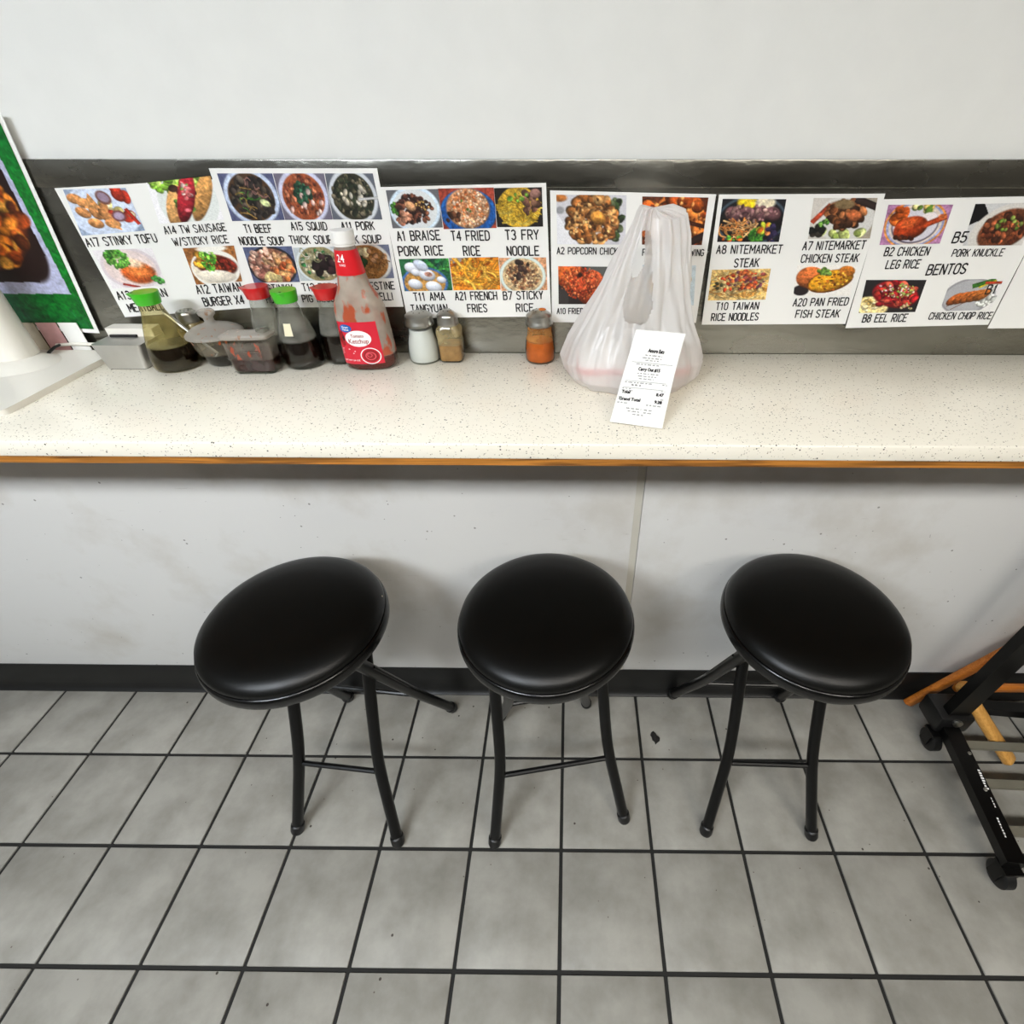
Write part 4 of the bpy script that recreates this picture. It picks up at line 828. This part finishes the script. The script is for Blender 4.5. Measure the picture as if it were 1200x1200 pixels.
kt = MB(); text_onto(kt, 'Tomato', lambda u, v_: lfn(.36+.30*u, .65+.075*v_, .0015)); text_onto(kt, 'Ketchup', lambda u, v_: lfn(.29+.46*u, .51+.105*v_, .0015)); kt.build('lettering', MT['dred'], lb, smooth=False)
kt = MB(); text_onto(kt, 'Great', lambda u, v_: lfn(.19+.16*u, .865+.045*v_, .0017)); text_onto(kt, 'Value', lambda u, v_: lfn(.19+.16*u, .81+.045*v_, .0017))
for (u0, v0, ww) in ((.06,.36,.22),(.06,.31,.34),(.06,.26,.30)):
    kt.add([lfn(u0, v0, .0012), lfn(u0+ww, v0, .0012), lfn(u0+ww, v0+.018, .0012), lfn(u0, v0+.018, .0012)], [(0,1,2,3)])
text_onto(kt, 'NET WT 24 OZ', lambda u, v_: lfn(.06+.40*u, .08+.035*v_, .0013)); kt.build('lettering', MT['white'], lb, smooth=False)
bt = MB(); text_onto(bt, '24', lambda u, v_: kfn(-pi/2-.62+.62*u, .170+.0105*v_, .0014)); text_onto(bt, 'OUNCE', lambda u, v_: kfn(-pi/2-.50+.50*u, .1645+.0028*v_, .0014)); bt.build('lettering', MT['white'], t, smooth=False)

# ------------------------------------------------------------------ silver holder, white stand, cable, reflection stripes
t = empty('card_holder', (-.764, .851, HC)); tag(t, 'brushed silver holder with a slotted white top, between the white stand and the sauces', 'holder')
hb = MB(); pts = []
# body: footprint flares upward a little
def rrect(w0, w1, d0, d1, z0, z1, r=.006, n=5, M=None):
    vs = []
    for w_, d_, z in ((w0, d0, z0), (w1, d1, z1)):
        for (cx, cy, a0) in ((w_-r, d_-r, 0), (-w_+r, d_-r, pi/2), (-w_+r, -d_+r, pi), (w_-r, -d_+r, 1.5*pi)):
            for i in range(n): a = a0+pi/2*i/(n-1); vs.append(Vector((cx+r*cos(a), cy+r*sin(a), z)))
    m = 4*n; fs = [(i, (i+1) % m, m+(i+1) % m, m+i) for i in range(m)]+[tuple(range(m))[::-1], tuple(range(m, 2*m))]
    return vs, fs
hb.add(*rrect(.034,.042,.034,.034,.001,.042)); hb.build('body', MT['brushed'], t, angle=40)
MB().add(*rrect(.0335,.0335,.033,.033,.0,.0012)).build('base_pad', MT['blkplastic'], t)
hb = MB(); vs, fs = rrect(.041,.041,.012,.012,.042,.056,.003); hb.add([v_+Vector((0,.020,0)) for v_ in vs], fs); hb.build('back_rest', MT['whiteplastic'], t, angle=40)
MB().box((-.034,.0035,.0424),(.012,.0075,.046)).build('slot', MT['ink'], t)

t = empty('display_stand', (-.945, .80, HC)); tag(t, 'white stand with a flat square base and round post, cut off at far left', 'stand')
vs, fs = rrect(.115,.115,.118,.118,.0,.009,.01); MB().add([v_+Vector((.008,-.036,0)) for v_ in vs], fs).build('base_plate', MT['whiteplastic'], t, angle=40)
MB().lathe([(.070,.0092),(.066,.011),(.055,.0155),(.045,.0185),(.036,.0195),(0,.0195)], 48, c=(-.008,.014,0), sy=.8, cap=False).build('base_mound', MT['whiteplastic'], t, angle=50)
MB().lathe([(.030,.0195),(.0295,.05),(.0295,.245),(.027,.25),(0,.25)], 40, c=(-.007,.030,0), cap=False).build('post', MT['whiteplastic'], t, angle=50)
tag(MB().tube([(-.935,.888,HC+.0155),(-.90,.888,HC+.018),(-.85,.884,HC+.019),(-.810,.875,HC+.024)], .0028, 10).build('cable', MT['whiteplastic']), 'thin white cable running from the white stand to the silver holder', 'cable')
tag(MB().tube([wall_at(58,427,.838),wall_at(55,419,.845),wall_at(58,412,.855),wall_at(64,407,.866),wall_at(70,404,.878)], [.0036,.0036,.0024,.0022,.0020], 10).build('cable', MT['blkplastic']), 'short black cable behind the white stand', 'cable')
for i, (x0, x1, m_, l) in enumerate(((-.985,-.955,'tan','tan leaflet leaning on the steel behind the white stand'),(-.952,-.915,'pinkstripe','pink leaflet leaning on the steel below the green poster'),(-.912,-.878,'paper','white leaflet leaning on the steel below the green poster'))):  # upright stripes added to imitate coloured reflections in the steel
    o = MB().box((x0, .8905, HC+.0003),(x1, .8915, HC+.055)).build('stripe', MT[m_], smooth=False); tag(o, l, 'stripe')

# ------------------------------------------------------------------ bag, takeout container, receipt
BX, BY = .098, .785
cont = empty('takeout_container', (BX-.003, BY, HC)); tag(cont, 'white takeout container with a red printed band, seen through the plastic bag', 'container')
vs, fs = rrect(.068,.083,.040,.050,.003,.030,.02); MB().add(vs, fs).build('tray', MT['container'], cont, angle=40)
vs, fs = rrect(.087,.087,.054,.054,.030,.040,.02); MB().add(vs, fs).build('rim', MT['pink'], cont, angle=40)
vs, fs = rrect(.085,.070,.052,.040,.040,.052,.02); MB().add(vs, fs).build('lid', MT['container'], cont, angle=40)

bag = empty('plastic_bag', (BX, BY, HC)); tag(bag, 'white translucent plastic carrier bag standing on the counter, handles up', 'bag')
def bag_mesh():
    nz, na = 170, 288
    zk = [0, .004, .018, .040, .070, .100, .14, .18, .215, .240, .246]
    wl_ = [.080, .094, .108, .113, .101, .083, .062, .043, .028, .020, .016]
    wr_ = [.080, .092, .106, .109, .099, .085, .071, .062, .056, .046, .026]
    dk = [.055, .064, .072, .070, .060, .048, .038, .029, .021, .014, .009]
    vs = []; fs = []
    for j in range(nz+1):
        z = .2455*j/nz; xl = np.interp(z, zk, wl_); xr = np.interp(z, zk, wr_); d = np.interp(z, zk, dk)
        k = min(1, z/.10)
        for i in range(na):
            a = 2*pi*i/na; p = 2.5
            q = (abs(cos(a))**p+abs(sin(a))**p)**(-1/p)
            ca, sa = cos(a)*q, sin(a)*q
            x = ca*(xr if ca > 0 else xl); y = sa*d
            pl = .0062*k*(abs(sin(a*6.5+.9*sin(z*22)+.6))-.6)+.0028*k*sin(a*21+z*26)+.0026*mnoise.noise(Vector((ca*9, sa*9, z*12)))+.006*(1-k)*mnoise.noise(Vector((ca*3, sa*3, z*22)))
            nn = mnoise.noise(Vector((ca*2.2, sa*2.2, z*14)))*.006
            x += ca*(pl*.5+nn)+ .010*np.interp(z, [.1, .25], [0, 1]); y += sa*(pl+nn)
            zz = z+(.006*sin(a*2+.8)*(z/.25)**4) + (.004*cos(a) if z < .02 else 0)*0
            vs.append(Vector((x, y, max(zz, .0004))))
    def hole(z, x, front):
        # opening between the two handles, lower at the front
        zb = .105 if front else .150
        if z < zb or z > .222: return False
        xc = -.006+np.interp(z, [.10, .225], [.0, .008])
        if front: w_ = np.interp(z, [zb, zb+.006, zb+.022, .155, .19, .222], [.006, .017, .021, .018, .013, .006])
        else: w_ = np.interp(z, [zb, zb+.02, .222], [.004, .010, .0035])
        return abs(x-xc) < w_
    for j in range(nz):
        for i in range(na):
            a_, b_, c_, d_ = j*na+i, j*na+(i+1) % na, (j+1)*na+(i+1) % na, (j+1)*na+i
            m_ = (vs[a_]+vs[c_])/2
            if hole(m_.z, m_.x, m_.y < 0): continue
            fs.append((a_, b_, c_, d_))
    top = len(vs); vs.append(Vector((.012, 0, .2475)))
    for i in range(na): fs.append((nz*na+i, nz*na+(i+1) % na, top))
    vs.append(Vector((0,0,.0004))); fs += [((i+1) % na, i, top+1) for i in range(na)]
    return vs, fs
MB().add(*bag_mesh()).build('bag_body', MT['film'], bag, angle=70)
# neckline hems
t = empty('receipt', (.105, .70, HC+.04)); tag(t, 'printed white paper receipt hanging on the front of the plastic bag', 'receipt')
RA, RB = Vector((.088,.7135,1.146)), Vector((.160,.7105,1.142)); RC, RD = Vector((.126,.615,1.0545)), Vector((.054,.630,1.0565))
RA, RB = Vector((.0905,.712,1.158)), Vector((.1600,.709,1.153))
def rfn(u, v_, off=0):        # u left to right, v 0 top .. 1 bottom
    p = (RA*(1-u)+RB*u)*(1-v_)+(RD*(1-u)+RC*u)*v_
    n_ = (RB-RA).cross(RD-RA).normalized()
    if n_.y > 0: n_ = -n_
    bulge = -.010*sin(pi*v_)+.0015*sin(v_*9+u*2)
    return p+n_*(bulge+off)-Vector((.105,.70,HC+.04))
m_ = MB(); nu, nv = 8, 30
for off in (0, -.0002):
    m_.add([rfn(i/nu, j/nv, off) for j in range(nv+1) for i in range(nu+1)], [(j*(nu+1)+i, (j+1)*(nu+1)+i, (j+1)*(nu+1)+i+1, j*(nu+1)+i+1) for j in range(nv) for i in range(nu)])
m_.build('paper', MT['receipt'], t, angle=80)
rt = MB(); rl = MB()
def rtext(mb_, s, u0, u1, vb, h):
    mb = MB(); h *= 1.18
    for du, dv_ in ((0,0),(.006,0),(.003,.002),(-.003,-.002)): text_onto(mb, s, lambda u, v_: rfn(u0+du+(u1-u0)*u, vb+dv_-h*v_, .0004))
    mb.build('lettering', MT['ink'], t, smooth=False)
rtext(rt, 'Amore Eats', .36, .68, .215, .030)
rtext(rt, 'Carry Out #15', .27, .70, .405, .028)
rtext(rt, 'Total', .07, .23, .665, .028); rtext(rt, '8.47', .74, .88, .665, .026)
rtext(rt, 'Grand Total', .05, .46, .745, .028); rtext(rt, '9.28', .74, .88, .745, .026)
def bars(u0, u1, vb, h=.010):
    u = u0; rnd = random.Random(int(vb*1000))
    while u < u1:
        L2 = min(rnd.uniform(.03, .09), u1-u)
        n_ = max(1, int(L2/.012))
        for k in range(n_):
            a = u+k*.012; hh_ = h*rnd.uniform(.6, 1)
            rl.add([rfn(a, vb, .0004), rfn(a+.008, vb, .0004), rfn(a+.008, vb-hh_, .0004), rfn(a, vb-hh_, .0004)], [(0,1,2,3)])
        u += L2+.022
for a in ((.33,.66,.250,.012),(.29,.68,.278,.012),(.36,.64,.300,.011),(.20,.66,.345,.012),(.27,.70,.440,.012),(.30,.66,.468,.012),(.33,.62,.495,.011),(.08,.62,.545,.013),(.82,.92,.545,.012),(.22,.44,.575,.020),(.06,.24,.615,.011),(.82,.9,.615,.011),(.06,.28,.637,.011),(.84,.9,.637,.011),(.04,.13,.715,.011),(.84,.9,.705,.011),(.04,.24,.78,.012),(.60,.88,.78,.013),(.24,.52,.835,.013),(.58,.74,.835,.013),(.28,.50,.865,.013),(.58,.74,.865,.013),(.38,.60,.895,.013)): bars(*a)
for vb, u0, u1 in ((.325,.10,.92),(.525,.08,.88),(.600,.06,.86)):
    rl.add([rfn(u0, vb, .0004), rfn(u1, vb, .0004), rfn(u1, vb-.003, .0004), rfn(u0, vb-.003, .0004)], [(0,1,2,3)])
rl.build('small_print', MT['greyink'], t, smooth=False)

# ------------------------------------------------------------------ cart and wooden frame at the right
c = empty('folding_cart', (1.03, .65, 0)); tag(c, 'black folding platform cart with an upright handle, at the right edge', 'cart')
def rel(p): return Vector(p)-Vector((1.03,.65,0))
def bar(a, b_, wd, th, name, mat, par, upv=(0,0,1)):
    a, b_ = rel(a), rel(b_); d = (b_-a).normalized(); s_ = d.cross(Vector(upv)).normalized(); u_ = s_.cross(d)
    m_ = MB(); vs = [p+s_*x*wd/2+u_*z*th/2 for p in (a, b_) for x, z in ((-1,-1),(1,-1),(1,1),(-1,1))]
    import bmesh
    m_.add(vs, [(0,1,2,3),(7,6,5,4),(0,4,5,1),(1,5,6,2),(2,6,7,3),(3,7,4,0)])
    return m_.build(name, mat, par, smooth=False)
r1 = bar((1.034,.80,.085),(.985,.40,.085),.042,.028,'side_rail', MT['blackmetal'], c)
r2 = bar((1.345,.775,.085),(1.275,.375,.085),.030,.028,'side_rail', MT['blackmetal'], c)
bar((1.06,.785,.085),(1.35,.76,.085),.03,.028,'end_bar', MT['blackmetal'], c)
for y in (.672,.575,.47): 
    x0 = .985+(y-.40)*.175+.015
    bar((x0, y, .078),(x0+.275, y-.01, .078),.020,.010,'crossbar', MT['alu'], c)
for x, y in ((1.000,.712),(1.31,.70),(.985,.40),(1.27,.39)):
    f = MB().tube([rel((x-.0135,y,.0305)), rel((x-.013,y,.0305)), rel((x-.010,y,.0305)), rel((x+.010,y,.0305)), rel((x+.013,y,.0305)), rel((x+.0135,y,.0305))], [.012,.026,.030,.030,.026,.012], 28).build('wheel', MT['blkplastic'], c)
    MB().tube([rel((x-.017,y,.0305)), rel((x+.017,y,.0305))], .006, 12).build('axle', MT['chrome'], f)
    fk = MB(); 
    for s_ in (-1, 1): fk.box(tuple(rel((x+s_*.019-.002, y-.012, .022))), tuple(rel((x+s_*.019+.002, y+.014, .066))))
    fk.box(tuple(rel((x-.021,y-.016,.064))), tuple(rel((x+.021,y+.02,.072)))); fk.build('wheel_fork', MT['blackmetal'], c, smooth=False)
# hinge block and upright handle posts
hb_ = MB().box(tuple(rel((.985,.71,.07))), tuple(rel((1.075,.79,.135))), bev=.008).build('hinge_block', MT['blkplastic'], c)
MB().tube([rel((1.030,.705,.118)), rel((1.030,.72,.118))], .012, 16).build('knob', MT['chrome'], c)
for x in (1.030, 1.30): bar((x,.735,.10),(x+.078,.745,.86),.054,.026,'handle_post', MT['blackmetal'], c, (0,1,0))
bar((1.105,.745,.85),(1.385,.745,.85),.03,.03,'handle_grip', MT['blkplastic'], c)
for p in ((1.046,.745),(1.028,.640),(1.012,.552)): MB().lathe([(.0045,0),(.0045,.0016),(.003,.0026),(0,.003)], 14, c=tuple(rel((p[0],p[1],.099)))).build('bolt', MT['chrome'], c)
# lettering strip on the rail (worn, unreadable print)
sm = MB(); rs = random.Random(3)
dv = Vector((-.070,-.40,0)).normalized(); sv = Vector((1,-.175,0)).normalized()
for (y, ln, off, wd) in ((.600,.052,.002,.008),(.535,.030,.004,.003),(.490,.045,-.003,.004)):
    st = Vector((1.055-(.80-y)*.175, y, .0995)); n_ = int(ln/.0062)
    for k in range(n_):
        a = st+dv*k*.0062+sv*off; hh_ = wd*rs.uniform(.6, 1)
        sm.add([rel(a), rel(a+dv*.0042), rel(a+dv*.0042+sv*hh_), rel(a+sv*hh_)], [(0,1,2,3)])
sm.build('lettering', MT['white'], c, smooth=False)

wfm = empty('wooden_frame', (1.06,.81,0)); tag(wfm, 'orange varnished wooden folding frame leaning behind the black cart', 'frame')
def wbar(a, b_, wd, th, name, mat):
    o = Vector((1.06,.81,0)); a, b_ = Vector(a), Vector(b_); d = (b_-a).normalized(); ax = d.to_track_quat('X', 'Z').to_matrix().to_4x4()
    L2 = (b_-a).length; Mx = Matrix.Translation(a-o) @ ax
    return MB().box((0,-wd/2,-th/2),(L2,wd/2,th/2), M=Mx, bev=min(wd,th)*.3).build(name, mat, wfm, angle=50)
wbar((1.000,.828,.013),(1.300,.840,.47),.018,.030,'leg', MT['orange'])
wbar((1.020,.79,.150),(1.33,.64,.0125),.016,.034,'leg', MT['lightwood']) if False else wbar((1.074,.803,.160),(1.185,.655,.020),.036,.026,'leg', MT['lightwood'])
wbar((1.10,.828,.100),(1.33,.828,.100),.018,.026,'cross_rail', MT['orange'])

# scrap on the floor tile
m_ = MB(); rs = random.Random(11); n_ = 18; pts = []
out = [(-.010,.020),(-.002,.026),(.006,.018),(.010,.008),(.019,.001),(.017,-.010),(.006,-.018),(.000,-.024),(-.002,-.014),(-.009,-.008),(-.010,.002),(-.014,.010)]
n_ = len(out); vs = [(x*.8,y*.8,.0005) for x, y in out]+[(x*.62,y*.62,.0045+rs.random()*.003) for x, y in out]+[(0.002,-.001,.008)]
m_.add(vs, [(i, (i+1) % n_, n_+(i+1) % n_, n_+i) for i in range(n_)]+[(n_+i, n_+(i+1) % n_, 2*n_) for i in range(n_)])
o = m_.build('food_scrap', MT['litter'], angle=30); o.location = (.2413,.7218,.0); tag(o, 'small dark scrap lying on the floor tile between the middle and right stools', 'scrap')
